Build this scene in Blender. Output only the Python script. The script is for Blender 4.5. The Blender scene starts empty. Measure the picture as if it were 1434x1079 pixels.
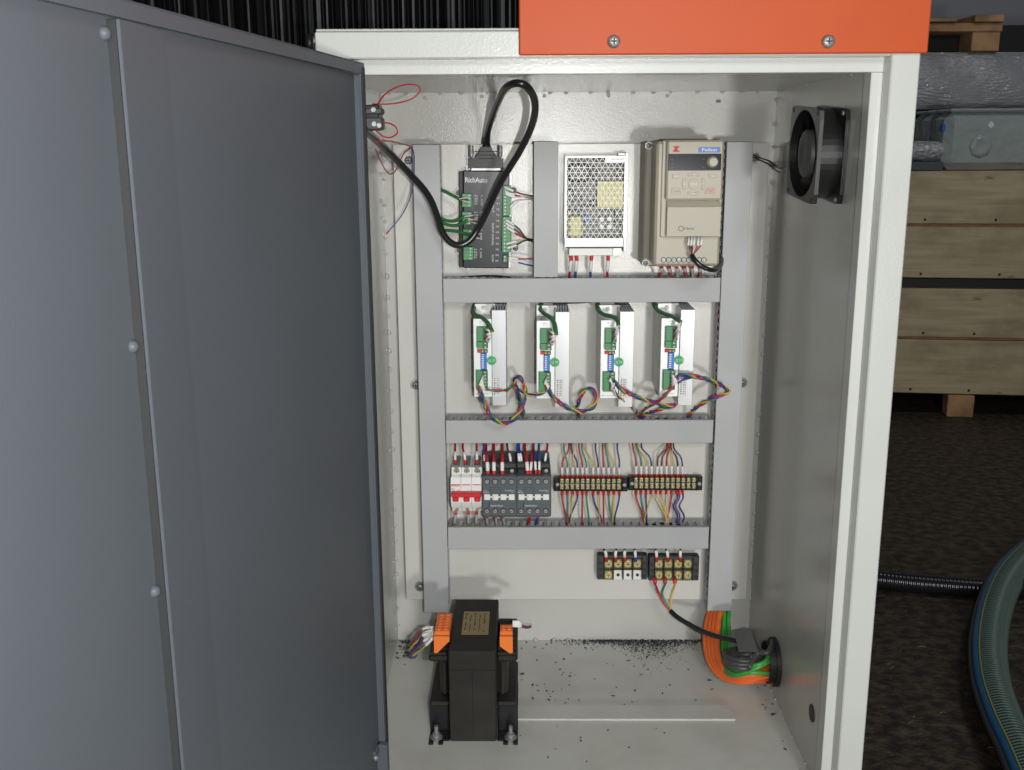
import bpy, bmesh, math, random
from mathutils import Vector, Matrix
random.seed(7)
R = math.radians
SC = bpy.context.scene
COL = SC.collection
# ---------------------------------------------------------------- camera
F_PX, W_PX, H_PX = 1432.0, 1434.0, 1079.0
CAM_D, CAM_H = 1.37, 1.15            # metres in front of the mounting plate, above the workshop floor
PITCH, YAW, ROLL = R(13.09), R(-0.6), R(0.26)
cam_pos = Vector((0, -CAM_D, CAM_H))
fw = Vector((math.sin(YAW)*math.cos(PITCH), math.cos(YAW)*math.cos(PITCH), -math.sin(PITCH)))
rt0 = Vector((math.cos(YAW), -math.sin(YAW), 0)); dn0 = fw.cross(rt0)
rt = math.cos(ROLL)*rt0 + math.sin(ROLL)*dn0
dn = -math.sin(ROLL)*rt0 + math.cos(ROLL)*dn0
cd = bpy.data.cameras.new('camera'); cam = bpy.data.objects.new('camera', cd); COL.objects.link(cam)
M = Matrix.Identity(4)
for i in range(3):
    M[i][0] = rt[i]; M[i][1] = -dn[i]; M[i][2] = -fw[i]; M[i][3] = cam_pos[i]
cam.matrix_world = M
cd.sensor_width = 36; cd.lens = 36*F_PX/W_PX; cd.clip_start = 0.01; cd.clip_end = 60
SC.camera = cam
# ---------------------------------------------------------------- world and lamps
wd = bpy.data.worlds.new('World'); SC.world = wd; wd.use_nodes = True
bg = wd.node_tree.nodes['Background']; bg.inputs[0].default_value = (0.80, 0.9, 1.0, 1); bg.inputs[1].default_value = 0.03
def lamp(name, kind, loc, energy, color, **kw):
    d = bpy.data.lights.new(name, kind); d.energy = energy; d.color = color
    for k, v in kw.items(): setattr(d, k, v)
    o = bpy.data.objects.new(name, d); o.location = loc; COL.objects.link(o); return o
lamp('phone_flash', 'POINT', (0.055, -CAM_D+0.01, CAM_H-0.012), 23.5, (1.0, 0.995, 0.97), shadow_soft_size=0.006)
lamp('hand_torch', 'POINT', (0.52, -2.8, CAM_H-0.34), 84.0, (1.0, 0.99, 0.95), shadow_soft_size=0.085)
fill_area = lamp('front_fill', 'AREA', (0.50, -3.5, 2.15), 32.0, (0.95, 0.98, 1.0), size=0.55)  # added fill behind the camera, lifts the shadows in the cabinet
fill_area.rotation_euler = (R(76), 0, R(6))
lamp('crate_fill', 'AREA', (2.1, 0.9, 3.3), 13.0, (0.97, 0.98, 1.0), size=0.7).rotation_euler = (R(38), 0, R(-5))  # added light over the crates, brightens the background
SC.view_settings.view_transform = 'Standard'; SC.view_settings.look = 'None'
SC.view_settings.exposure = 0.0; SC.view_settings.gamma = 1.0
# ---------------------------------------------------------------- pixel -> place helpers
def ray(u, v):
    return fw + rt*((u-W_PX/2)/F_PX) + dn*((v-H_PX/2)/F_PX)
def P(u, v, y):
    d = ray(u, v); t = (y-cam_pos.y)/d.y; return cam_pos + d*t
def PZ(u, v, z):
    d = ray(u, v); t = (z-cam_pos.z)/d.z; return cam_pos + d*t
def PX(u, v, x):
    d = ray(u, v); t = (x-cam_pos.x)/d.x; return cam_pos + d*t
def zf(f, ox, oy): return lambda x, y: (x/f+ox, y/f+oy)
ID = lambda x, y: (x, y)
# ---------------------------------------------------------------- mesh builder
def catmull(pts, n=6):
    pts = [Vector(p) for p in pts]
    if len(pts) < 3: return pts
    e = [pts[0]*2-pts[1]] + pts + [pts[-1]*2-pts[-2]]; out = []
    for i in range(1, len(e)-2):
        a, b, c, d = e[i-1:i+3]
        for k in range(n):
            t = k/n
            out.append(0.5*((2*b)+(c-a)*t+(2*a-5*b+4*c-d)*t*t+(3*b-a-3*c+d)*t**3))
    out.append(pts[-1]); return out
class MB:
    def __init__(s): s.v = []; s.f = []; s.m = []; s.sm = []; s.mi = 0
    def mat(s, i): s.mi = i; return s
    def add(s, vs, fs, smooth=False):
        b = len(s.v); s.v += [Vector(x) for x in vs]
        for f in fs: s.f.append([b+i for i in f]); s.m.append(s.mi); s.sm.append(smooth)
        return s
    def box(s, a, b, bv=0.0, T=None):
        a = Vector(a); b = Vector(b); lo = Vector(map(min, a, b)); hi = Vector(map(max, a, b)); c = (lo+hi)/2
        bv = min(bv, 0.45*min(hi-lo))
        if bv <= 0:
            vs = [Vector((hi.x if i & 1 else lo.x, hi.y if i & 2 else lo.y, hi.z if i & 4 else lo.z)) for i in range(8)]
            fs = [(0, 2, 3, 1), (4, 5, 7, 6), (0, 1, 5, 4), (2, 6, 7, 3), (0, 4, 6, 2), (1, 3, 7, 5)]
        else:
            vs = []; idx = {}
            for sx in (0, 1):
                for sy in (0, 1):
                    for sz in (0, 1):
                        sg = (sx, sy, sz)
                        for ax in range(3):
                            q = []
                            for k in range(3):
                                e = hi[k] if sg[k] else lo[k]
                                q.append(e if k == ax else (e-bv if sg[k] else e+bv))
                            idx[(sg, ax)] = len(vs); vs.append(Vector(q))
            fs = []
            for ax in range(3):
                o1, o2 = [k for k in range(3) if k != ax]
                for sg in (0, 1):
                    f = []
                    for p, q in ((0, 0), (1, 0), (1, 1), (0, 1)):
                        t = [0]*3; t[ax] = sg; t[o1] = p; t[o2] = q; f.append(idx[(tuple(t), ax)])
                    fs.append(f)
                for p in (0, 1):
                    for q in (0, 1):
                        t0 = [0]*3; t0[o1] = p; t0[o2] = q; t1 = list(t0); t1[ax] = 1
                        t0 = tuple(t0); t1 = tuple(t1)
                        fs.append([idx[(t0, o1)], idx[(t1, o1)], idx[(t1, o2)], idx[(t0, o2)]])
            for sx in (0, 1):
                for sy in (0, 1):
                    for sz in (0, 1): fs.append([idx[((sx, sy, sz), k)] for k in range(3)])
            for f in fs:
                cc = sum((vs[i] for i in f), Vector())/len(f); n = (vs[f[1]]-vs[f[0]]).cross(vs[f[2]]-vs[f[0]])
                if n.dot(cc-c) < 0: f.reverse()
        if T: vs = [T(x) for x in vs]
        return s.add(vs, fs)
    def prism(s, poly, d, T=None):          # poly: list of 3D points, d: extrusion vector
        n = len(poly); d = Vector(d); vs = [Vector(p) for p in poly]; vs += [p+d for p in vs]
        if T: vs = [T(x) for x in vs]
        fs = [list(range(n))[::-1], list(range(n, 2*n))]+[(i, (i+1) % n, n+(i+1) % n, n+i) for i in range(n)]
        return s.add(vs, fs)
    def frame_axes(s, d):
        d = Vector(d).normalized(); a = Vector((0, 0, 1)) if abs(d.z) < 0.9 else Vector((1, 0, 0))
        x = d.cross(a).normalized(); return x, d.cross(x).normalized(), d
    def lathe(s, c, axis, prof, n=20, smooth=True, caps=True):   # prof: (distance along axis, radius)
        x, y, d = s.frame_axes(axis); c = Vector(c); vs = []
        for h, r in prof:
            for k in range(n):
                t = 2*math.pi*k/n; vs.append(c+d*h+(x*math.cos(t)+y*math.sin(t))*r)
        fs = [(i*n+k, i*n+(k+1) % n, (i+1)*n+(k+1) % n, (i+1)*n+k) for i in range(len(prof)-1) for k in range(n)]
        s.add(vs, fs, smooth)
        if caps:
            b = len(s.v)-len(vs)
            for q in (0, len(prof)-1):
                s.f.append([b+q*n+k for k in range(n)]); s.m.append(s.mi); s.sm.append(False)
        return s
    def cyl(s, a, b, r, n=16):
        a = Vector(a); b = Vector(b); return s.lathe(a, b-a, [(0, r), ((b-a).length, r)], n)
    def tube(s, pts, r, n=7, sub=6, prof=None, raw=False):
        p = [Vector(q) for q in pts] if raw else catmull(pts, sub); vs = []; N = len(p)
        tg = [(p[min(i+1, N-1)]-p[max(i-1, 0)]).normalized() for i in range(N)]
        x, _, _ = s.frame_axes(tg[0])
        for i in range(N):
            x = (x-tg[i]*x.dot(tg[i])).normalized(); y = tg[i].cross(x); rr = r*(prof[i] if prof else 1)
            for k in range(n):
                t = 2*math.pi*k/n; vs.append(p[i]+(x*math.cos(t)+y*math.sin(t))*rr)
        fs = [(i*n+k, i*n+(k+1) % n, (i+1)*n+(k+1) % n, (i+1)*n+k) for i in range(N-1) for k in range(n)]
        s.add(vs, fs, True); b = len(s.v)-len(vs)
        for q in (0, N-1):
            s.f.append([b+q*n+k for k in range(n)]); s.m.append(s.mi); s.sm.append(False)
        return s
    def ball(s, c, r, n=10, m=6, sc=(1, 1, 1)):
        vs = []; c = Vector(c)
        for i in range(m+1):
            a = math.pi*i/m
            for k in range(n):
                t = 2*math.pi*k/n
                vs.append(c+Vector((math.sin(a)*math.cos(t)*sc[0], math.sin(a)*math.sin(t)*sc[1], math.cos(a)*sc[2]))*r)
        return s.add(vs, [(i*n+k, i*n+(k+1) % n, (i+1)*n+(k+1) % n, (i+1)*n+k) for i in range(m) for k in range(n)], True)
    def ringplate(s, outer, inner, d):      # plate with a hole; outer/inner lists of equal length, d = thickness vector
        n = len(outer); d = Vector(d); vs = [Vector(p) for p in outer]+[Vector(p) for p in inner]
        vs += [p+d for p in vs]; fs = []
        for k in range(n):
            j = (k+1) % n
            fs += [(k, j, n+j, n+k), (2*n+k, 3*n+k, 3*n+j, 2*n+j), (k, 2*n+k, 2*n+j, j), (n+k, n+j, 3*n+j, 3*n+k)]
        return s.add(vs, fs)
    def build(s, name, mats, parent=None, origin=None, fix=True):
        if not isinstance(mats, (list, tuple)): mats = [mats]
        top = parent
        while top is not None and top.parent is not None: top = top.parent
        if top is not None: org = Vector(top.location)
        elif origin is not None: org = Vector(origin)
        else:
            lo = [min(v[k] for v in s.v) for k in range(3)]; hi = [max(v[k] for v in s.v) for k in range(3)]
            org = Vector(((lo[0]+hi[0])/2, (lo[1]+hi[1])/2, lo[2]))
        me = bpy.data.meshes.new(name); me.from_pydata([v-org for v in s.v], [], s.f)
        for m in mats: me.materials.append(m)
        me.polygons.foreach_set('material_index', s.m); me.polygons.foreach_set('use_smooth', s.sm)
        if fix:
            bm = bmesh.new(); bm.from_mesh(me); bmesh.ops.recalc_face_normals(bm, faces=bm.faces[:]); bm.to_mesh(me); bm.free()
        me.update()
        o = bpy.data.objects.new(name, me); COL.objects.link(o); o.parent = parent
        if parent is None: o.location = org
        return o
def tag(o, label=None, cat=None, group=None, kind=None):
    if label: o['label'] = label
    if cat: o['category'] = cat
    if group: o['group'] = group
    if kind: o['kind'] = kind
    return o
def thing(name, label, cat, loc, group=None):
    o = bpy.data.objects.new(name, None); COL.objects.link(o); o.location = loc; o.empty_display_size = 0.02
    return tag(o, label, cat, group)
KIDS = {}
def kids(o):
    return [c for c in bpy.data.objects if c.parent == o]
def copy_tree(o, parent=None):
    c = o.copy(); COL.objects.link(c); c.parent = parent
    for ch in kids(o): copy_tree(ch, c)
    return c
def text(s, u0, v0, u1, v1, y, mat, parent, turn=0, name='lettering', Z=ID, lift=0.0004, bold=0.0):
    a = P(*Z(u0, v0), y); b = P(*Z(u1, v1), y)
    cu = bpy.data.curves.new(name, 'FONT'); cu.body = s; cu.offset = bold; cu.align_x = 'LEFT'
    cu.resolution_u = 2
    tmp = bpy.data.objects.new('tmp', cu); COL.objects.link(tmp)
    dg = bpy.context.evaluated_depsgraph_get(); me = bpy.data.meshes.new_from_object(tmp.evaluated_get(dg))
    bpy.data.objects.remove(tmp)
    xs = [v.co.x for v in me.vertices]; ys = [v.co.y for v in me.vertices]
    if not xs: return
    cx, cy = (min(xs)+max(xs))/2, (min(ys)+max(ys))/2; w = max(xs)-min(xs); h = max(ys)-min(ys)
    tw, th = abs(b.x-a.x), abs(b.z-a.z); c = (a+b)/2
    top = parent
    while top.parent is not None: top = top.parent
    for v in me.vertices:
        X = (v.co.x-cx)/w; Y = (v.co.y-cy)/h
        if turn == 1: dx, dz = Y*tw, -X*th
        elif turn == -1: dx, dz = -Y*tw, X*th
        else: dx, dz = X*tw, Y*th
        v.co = Vector((c.x+dx, y-lift, c.z+dz))-Vector(top.location)
    me.materials.append(mat); me.name = name
    o = bpy.data.objects.new(name, me); COL.objects.link(o); o.parent = parent; return o
# ---------------------------------------------------------------- materials
def mat(name, col, rough=0.5, metal=0.0, bump=None, vary=None, spec=0.5, coat=0.0, trans=0.0, alpha=1.0, grain=None):
    m = bpy.data.materials.new(name); m.use_nodes = True; nt = m.node_tree; N = nt.nodes; L = nt.links
    b = N['Principled BSDF']; b.inputs['Base Color'].default_value = (*col, 1); b.inputs['Roughness'].default_value = rough
    b.inputs['Metallic'].default_value = metal; b.inputs['Specular IOR Level'].default_value = spec
    b.inputs['Coat Weight'].default_value = coat; b.inputs['Transmission Weight'].default_value = trans; b.inputs['Alpha'].default_value = alpha
    tc = N.new('ShaderNodeTexCoord')
    if vary:                                     # (scale, second colour, contrast lo, hi)
        nz = N.new('ShaderNodeTexNoise'); nz.inputs['Scale'].default_value = vary[0]; nz.inputs['Detail'].default_value = 6
        rp = N.new('ShaderNodeValToRGB'); rp.color_ramp.elements[0].position = vary[2]; rp.color_ramp.elements[1].position = vary[3]
        rp.color_ramp.elements[0].color = (*col, 1); rp.color_ramp.elements[1].color = (*vary[1], 1)
        if grain:
            mp = N.new('ShaderNodeMapping'); mp.inputs['Scale'].default_value = grain
            L.new(tc.outputs['Object'], mp.inputs[0]); L.new(mp.outputs[0], nz.inputs['Vector'])
        else: L.new(tc.outputs['Object'], nz.inputs['Vector'])
        L.new(nz.outputs['Fac'], rp.inputs[0]); L.new(rp.outputs[0], b.inputs['Base Color'])
    if bump:                                     # (scale, strength, distance)
        nz = N.new('ShaderNodeTexNoise'); nz.inputs['Scale'].default_value = bump[0]; nz.inputs['Detail'].default_value = 3
        bp = N.new('ShaderNodeBump'); bp.inputs['Strength'].default_value = bump[1]; bp.inputs['Distance'].default_value = bump[2]
        if len(bump) > 3:
            mp = N.new('ShaderNodeMapping'); mp.inputs['Scale'].default_value = bump[3]
            L.new(tc.outputs['Object'], mp.inputs[0]); L.new(mp.outputs[0], nz.inputs['Vector'])
        else: L.new(tc.outputs['Object'], nz.inputs['Vector'])
        L.new(nz.outputs['Fac'], bp.inputs['Height']); L.new(bp.outputs[0], b.inputs['Normal'])
    return m
C = dict(
 white=mat('cabinet_white_paint', (0.48, 0.478, 0.445), 0.2, bump=(540, 1.0, 0.00021), vary=(5, (0.45, 0.448, 0.415), 0.4, 0.7), coat=0.08),
 frame=mat('frame_white_paint', (0.56, 0.57, 0.545), 0.24, bump=(460, 1.0, 0.00016), vary=(9, (0.53, 0.54, 0.515), 0.4, 0.7)),
 floorp=mat('cabinet_floor_paint', (0.55, 0.55, 0.505), 0.32, bump=(300, 0.25, 0.0004), vary=(14, (0.46, 0.455, 0.41), 0.45, 0.75)),
 plate=mat('mounting_plate_cream_paint', (0.60, 0.59, 0.545), 0.22, bump=(560, 1.0, 0.00020), vary=(8, (0.565, 0.555, 0.51), 0.4, 0.7)),
 door=mat('door_grey_paint', (0.091, 0.102, 0.117), 0.48, bump=(600, 0.3, 0.0003), vary=(3, (0.082, 0.092, 0.105), 0.35, 0.7), spec=0.25),
 duct=mat('duct_grey_plastic', (0.42, 0.428, 0.43), 0.5, bump=(60, 0.08, 0.0004, (1, 1, 1)), vary=(9, (0.37, 0.378, 0.382), 0.45, 0.8)),
 ductdark=mat('duct_body_plastic', (0.41, 0.415, 0.415), 0.55, vary=(20, (0.37, 0.37, 0.37), 0.4, 0.7)),
 orange=mat('orange_cover_paint', (0.52, 0.082, 0.019), 0.45, spec=0.2, bump=(350, 0.15, 0.0003), vary=(7, (0.48, 0.076, 0.018), 0.4, 0.7)),
 black=mat('black_plastic', (0.011, 0.011, 0.012), 0.4, spec=0.35, bump=(300, 0.15, 0.0002)),
 cable=mat('black_cable_jacket', (0.014, 0.014, 0.015), 0.3, bump=(250, 0.15, 0.0002), spec=0.6),
 fanblk=mat('fan_black', (0.012, 0.012, 0.012), 0.38, bump=(300, 0.2, 0.0002)),
 hub=mat('fan_hub_grey', (0.06, 0.06, 0.06), 0.5),
 dgrey=mat('dark_grey_plastic', (0.085, 0.10, 0.11), 0.45, bump=(400, 0.15, 0.0002)),
 dgrey2=mat('darker_grey_plastic', (0.04, 0.044, 0.047), 0.5),
 boxblk=mat('black_anodised_sheet', (0.016, 0.018, 0.022), 0.3, bump=(500, 0.15, 0.0002), spec=0.35),
 alu=mat('brushed_aluminium', (0.58, 0.59, 0.60), 0.36, 0.4, bump=(90, 0.25, 0.0003, (1, 1, 0.03)), vary=(40, (0.44, 0.45, 0.46), 0.35, 0.7), grain=(1, 1, 0.02)),
 whitemetal=mat('driver_face_white', (0.80, 0.81, 0.80), 0.35, 0.15, bump=(500, 0.1, 0.0002)),
 zinc=mat('zinc_sheet', (0.58, 0.58, 0.56), 0.42, 0.35, bump=(300, 0.2, 0.0002), vary=(60, (0.5, 0.5, 0.48), 0.4, 0.7)),
 steel=mat('zinc_screw', (0.38, 0.38, 0.37), 0.45, 0.6, bump=(900, .6, .0004), vary=(400, (0.22, 0.22, 0.22), 0.4, 0.7)),
 brass=mat('brass_screw', (0.74, 0.66, 0.34), 0.3, 0.6, vary=(500, (0.5, 0.43, 0.2), 0.4, 0.7)),
 wind=mat('varnished_winding', (0.024, 0.023, 0.021), 0.3, bump=(200, .5, .0005, (.2, .2, 6))),
 brassd=mat('dull_brass_plate', (0.26, 0.23, 0.10), 0.4, 0.6),
 beige=mat('inverter_beige_plastic', (0.42, 0.385, 0.30), 0.42, bump=(900, 0.2, 0.0002)),
 beige2=mat('inverter_base_taupe', (0.30, 0.27, 0.215), 0.5, bump=(900, 0.2, 0.0002)),
 screen=mat('dark_display_window', (0.012, 0.016, 0.024), 0.12, spec=0.6),
 blue=mat('blue_plastic', (0.03, 0.16, 0.55), 0.4),
 bluelab=mat('blue_label', (0.035, 0.17, 0.55), 0.4),
 red=mat('red_plastic', (0.62, 0.02, 0.03), 0.4),
 green=mat('green_terminal', (0.06, 0.27, 0.10), 0.45),
 dkgreen=mat('dark_green_terminal', (0.03, 0.13, 0.05), 0.5),
 stick=mat('green_sticker', (0.01, 0.36, 0.09), 0.45),
 white_p=mat('white_plastic', (0.78, 0.78, 0.75), 0.4),
 paper=mat('white_paper_label', (0.78, 0.78, 0.76), 0.6),
 sleeve=mat('wire_sleeve_white', (0.80, 0.79, 0.75), 0.5),
 ink=mat('black_ink', (0.03, 0.03, 0.03), 0.6), inkg=mat('grey_ink', (0.22, 0.22, 0.22), 0.6),
 inkw=mat('white_ink', (0.75, 0.75, 0.75), 0.6), inkr=mat('red_ink', (0.6, 0.03, 0.03), 0.6),
 gold=mat('gold_nameplate', (0.36, 0.27, 0.12), 0.38, 0.5), yel=mat('yellow_tape', (0.62, 0.58, 0.22), 0.5),
 pcb=mat('circuit_board', (0.13, 0.13, 0.12), 0.5), cap=mat('component_dark', (0.03, 0.03, 0.035), 0.4),
 tborange=mat('orange_terminal', (0.85, 0.20, 0.035), 0.42), trafo=mat('transformer_black', (0.017, 0.0155, 0.0135), 0.6, spec=.35, bump=(500, 0.3, 0.0002), vary=(25, (0.027, 0.024, 0.020), 0.4, 0.7)),
 rubber=mat('rubber_black', (0.012, 0.012, 0.012), 0.55),
 ferrite=mat('ferrite_grey', (0.085, 0.085, 0.082), 0.5, bump=(300, 0.2, 0.0003)),
 greyjack=mat('worn_grey_jacket', (0.06, 0.06, 0.06), 0.45),
 ocable=mat('orange_cable_jacket', (0.78, 0.14, 0.025), 0.4), gcable=mat('green_cable_jacket', (0.045, 0.30, 0.05), 0.4),
 gcable2=mat('dark_green_cable_jacket', (0.03, 0.14, 0.035), 0.42),
)
WC = dict(red=mat('wire_red', (0.50, 0.015, 0.03), 0.4), green=mat('wire_green', (0.035, 0.22, 0.13), 0.4), yellow=mat('wire_yellow', (0.62, 0.43, 0.06), 0.4),
 navy=mat('wire_navy', (0.035, 0.035, 0.20), 0.4), blue=mat('wire_blue', (0.03, 0.08, 0.45), 0.4), brown=mat('wire_brown', (0.16, 0.05, 0.03), 0.4),
 purple=mat('wire_purple', (0.16, 0.06, 0.25), 0.4), black=mat('wire_black', (0.02, 0.02, 0.02), 0.4), white=mat('wire_white', (0.6, 0.58, 0.54), 0.4), cream=mat('wire_cream', (0.58, 0.48, 0.25), 0.4))

# ================================================================ CABINET
YB, YF, YP = 0.025, -0.360, -0.378           # back wall, inner lip plane, outer frame plane
XR = (P(1087, 127, YB).x + P(1051, 896, YB).x)/2
XL = (P(533, 130, YB).x + P(558, 896, YB).x)/2
ZF = P(900, 896.5, YB).z                     # inner floor
ZC = P(900, 129, YB).z                       # inner ceiling
XLIP = (P(1222, 98, YF).x+P(1181, 600, YF).x+P(1152, 1079, YF).x)/3
XR = min(XR, XLIP+0.004) if abs(XR-XLIP) < 0.02 else XR
XGR = (P(1242, 98, YF).x+P(1196, 600, YF).x)/2
XPO = (P(1292, 90, YP).x+P(1244, 600, YP).x+P(1207, 1079, YP).x)/3
XPI = (P(1251.5, 90, YP).x+P(1206.6, 600, YP).x)/2
XOL = P(441, 60, YP).x                       # outer left
ZTOP = P(600, 40, YP).z; ZFB = P(620, 82, YP).z; ZLT = P(900, 80, YF).z; ZLB = P(900, 103, YF).z
print('cabinet', XL, XR, XLIP, XPO, XOL, 'z', ZF, ZC, ZTOP, ZLB)
cab = thing('electrical_cabinet', 'white powder coated control cabinet with its grey door swung wide open', 'cabinet', ((XOL+XPO)/2, (YB+YP)/2, 0.14))
ZB0 = 0.14
MB().box((XL-0.002, YB, ZF-0.002), (XR+0.002, YB+0.0015, ZC+0.002)).build('back_wall', C['white'], cab)
# side walls: right one carries a round cable hole and a small hole
MB().box((XR, YF+0.0015, ZB0), (XR+0.0015, YB+0.003, ZTOP-0.003)).build('side_wall', C['white'], cab)
MB().box((XL-0.0015, YF+0.0015, ZB0), (XL, YB+0.003, ZTOP-0.003)).build('side_wall', C['white'], cab)
MB().box((XOL+0.001, YP+0.02, ZB0), (XOL+0.0025, YB+0.003, ZTOP-0.003)).build('outer_side_panel', C['frame'], cab)
MB().box((XPO-0.0025, YP+0.02, ZB0), (XPO-0.001, YB+0.003, ZTOP-0.003)).build('outer_side_panel', C['frame'], cab)
MB().box((XL-0.0015, YF+0.0015, ZC), (XR+0.0015, YB+0.003, ZC+0.0015)).build('ceiling_panel', C['white'], cab)
MB().box((XOL+0.001, YP+0.001, ZTOP-0.002), (XPO-0.001, YB+0.0035, ZTOP), 0.0008).build('roof_panel', C['frame'], cab)
MB().box((XL-0.0015, YF+0.0015, ZF-0.0015), (XR+0.0015, YB+0.003, ZF)).build('floor_panel', C['floorp'], cab)
MB().box((XOL+0.003, YP+0.02, ZB0), (XPO-0.003, YB+0.002, ZB0+0.002)).build('base_panel', C['frame'], cab)
MB().box((XOL+0.003, YB+0.0035, ZB0), (XPO-0.003, YB+0.005, ZTOP-0.004)).build('rear_panel', C['frame'], cab)
# outer frame
MB().box((XOL, YP, ZFB), (XPI, YP+0.040, ZTOP-0.0025), 0.0012).build('top_rail', C['frame'], cab)
MB().box((XPI, YP, ZB0), (XPO, YP+0.060, ZTOP-0.0025), 0.0012).build('side_post', C['frame'], cab)
MB().box((XOL, YP+0.012, ZB0), (XOL+0.02, YP+0.060, ZFB-0.0005), 0.0012).build('side_post', C['frame'], cab)
# inner lip round the opening
MB().box((XL, YF, ZLB), (XGR, YF+0.0015, ZLT), 0.0004).box((XL, YF+0.0015, ZLB), (XLIP, YF+0.020, ZLB+0.0012)).build('upper_lip', C['frame'], cab)
MB().box((XLIP, YF, ZB0), (XGR, YF+0.0015, ZLB-0.0003), 0.0004).box((XLIP, YF+0.0015, ZF), (XLIP+0.0012, YF+0.020, ZLB)).build('side_lip', C['frame'], cab)
MB().box((XGR, YF-0.001, ZB0), (XPI, YF+0.0005, ZLT)).build('rebate_strip', C['frame'], cab)
MB().box((XOL+0.01, YF-0.001, ZLT+0.0003), (XPI, YF+0.0005, ZFB+0.002)).build('rebate_strip', C['frame'], cab)
MB().box((XL-0.02, YF, ZB0), (XL+0.016, YF+0.0015, ZLB-0.0003), 0.0004).build('side_lip', C['frame'], cab)
MB().box((XL, YF, ZB0), (XLIP, YF+0.0015, ZF+0.008), 0.0004).build('lower_lip', C['frame'], cab)
# floor strip let into the floor
a = PZ(724, 1010, ZF); b = PZ(1030, 1010, ZF); c = PZ(880, 990, ZF)
MB().box((XL+0.09, a.y, ZF+0.0002), (b.x, c.y, ZF+0.0030), 0.0006).build('floor_strip', C['floorp'], cab)
# weld beads
wb = MB()
def bead(p, r, sc): wb.ball(p, r, 7, 4, sc)
z = ZF+0.02
while z < ZC:
    bead((XR-0.001, YB-0.001, z), random.uniform(.0018, .0032), (1, 1, random.uniform(1, 1.6)))
    bead((XL+0.001, YB-0.001, z+0.006), random.uniform(.0018, .003), (1, 1, random.uniform(1, 1.6)))
    bead((XL+0.0005, YB-0.03, z+0.013), random.uniform(.0022, .0032), (.4, 1, 1)); z += random.uniform(.02, .034)
x = XL+0.01
while x < XR:
    bead((x, YB-0.001, ZC-0.001), random.uniform(.0016, .0027), (1.2, .7, .7)); bead((x+.01, YB-0.001, ZF+0.001), random.uniform(.0016, .003), (1.5, 1, .9)); x += random.uniform(.02, .036)
y = YB-0.02
while y > YF+0.03:
    bead((XR-0.0005, y, ZF+0.0005), random.uniform(.001, .0022), (1, 1.6, 1)); bead((XR-0.0003, y, ZC-0.0003), random.uniform(.0008, .0018), (1, 2.0, 1)); y -= random.uniform(.012, .04)
for k in range(5):
    q = P(590+k*86+random.uniform(-10, 10), 134+random.uniform(-3, 4), YB-0.0005); bead(q, .0026, (1, .5, 1))
o = wb.build('weld_bead', C['white'], cab, fix=False); tag(o, kind='stuff')
# little paint chip on the back wall
q = P(1006, 142, YB-0.0008); MB().box(q-Vector((.003, .0008, .002)), q+Vector((.003, .0006, .002))).build('paint_chip', C['dgrey'], cab)
# dark drill hole low on the right wall
q = PX(1136.5, 999, XR-0.0006); MB().lathe((XR-0.0004, q.y, q.z), (-1, 0, 0), [(0, .0105), (.0005, .0105)], 24).build('drill_hole', C['rubber'], cab)
# black hinge bracket outside
h = MB(); a = P(428, 47, YP-0.004); b = P(442, 72, YP-0.004)
h.box((a.x, YP-0.004, b.z), (XOL-0.0005, YP+0.03, a.z), 0.002); h.cyl((a.x+0.004, YP-0.008, b.z), (a.x+0.004, YP-0.008, a.z-0.002), 0.004, 12)
q = P(436, 57, YP-0.005); h.mat(1).lathe((q.x, YP-0.004, q.z), (0, -1, 0), [(0, .0035), (.0015, .003)], 12); h.build('hinge', [C['black'], C['steel']], cab)
# mounting plate with bolts
pl = MB().box((P(569, 838, 0).x, 0, P(800, 840, 0).z), (P(1045, 838, 0).x, 0.002, P(800, 201.5, 0).z), 0.0006).build('mounting_plate', C['plate'], cab)
def bolt(u, v, y=0.0, r=0.0062, parent=None, name='bolt', washer=True, length=.006):
    p = P(u, v, y-0.004); m = MB(); c0 = Vector((p.x, y, p.z))
    if washer: m.lathe(c0, (0, -1, 0), [(0, r*1.25), (.0012, r*1.25)], 20, False)
    m.lathe(c0+Vector((0, -.0012, 0)), (0, -1, 0), [(0, r*.86), (.0022, r*.86), (length-.0015, r*.62), (length-.001, r*.3)], 14, True)
    m.mat(1).box(c0+Vector((-r*.42, -length-.0002, -r*.1)), c0+Vector((r*.42, -length+.0008, r*.1))).box(c0+Vector((-r*.1, -length-.0004, -r*.42)), c0+Vector((r*.1, -length+.0006, r*.42)))
    return m.build(name, [C['steel'], C['ink']], parent)
for u, v in ((572, 225), (582, 540), (588, 823), (1058, 221), (1040, 537), (1026, 822)):
    bolt(u, v, 0.0, 0.0062, pl, 'bolt')
s_ = MB(); q = P(533, 435, YB-0.03); s_.ball(q, .0035, 10, 6, (1, .6, 1)); s_.build('rivet', C['steel'], cab)
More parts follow.
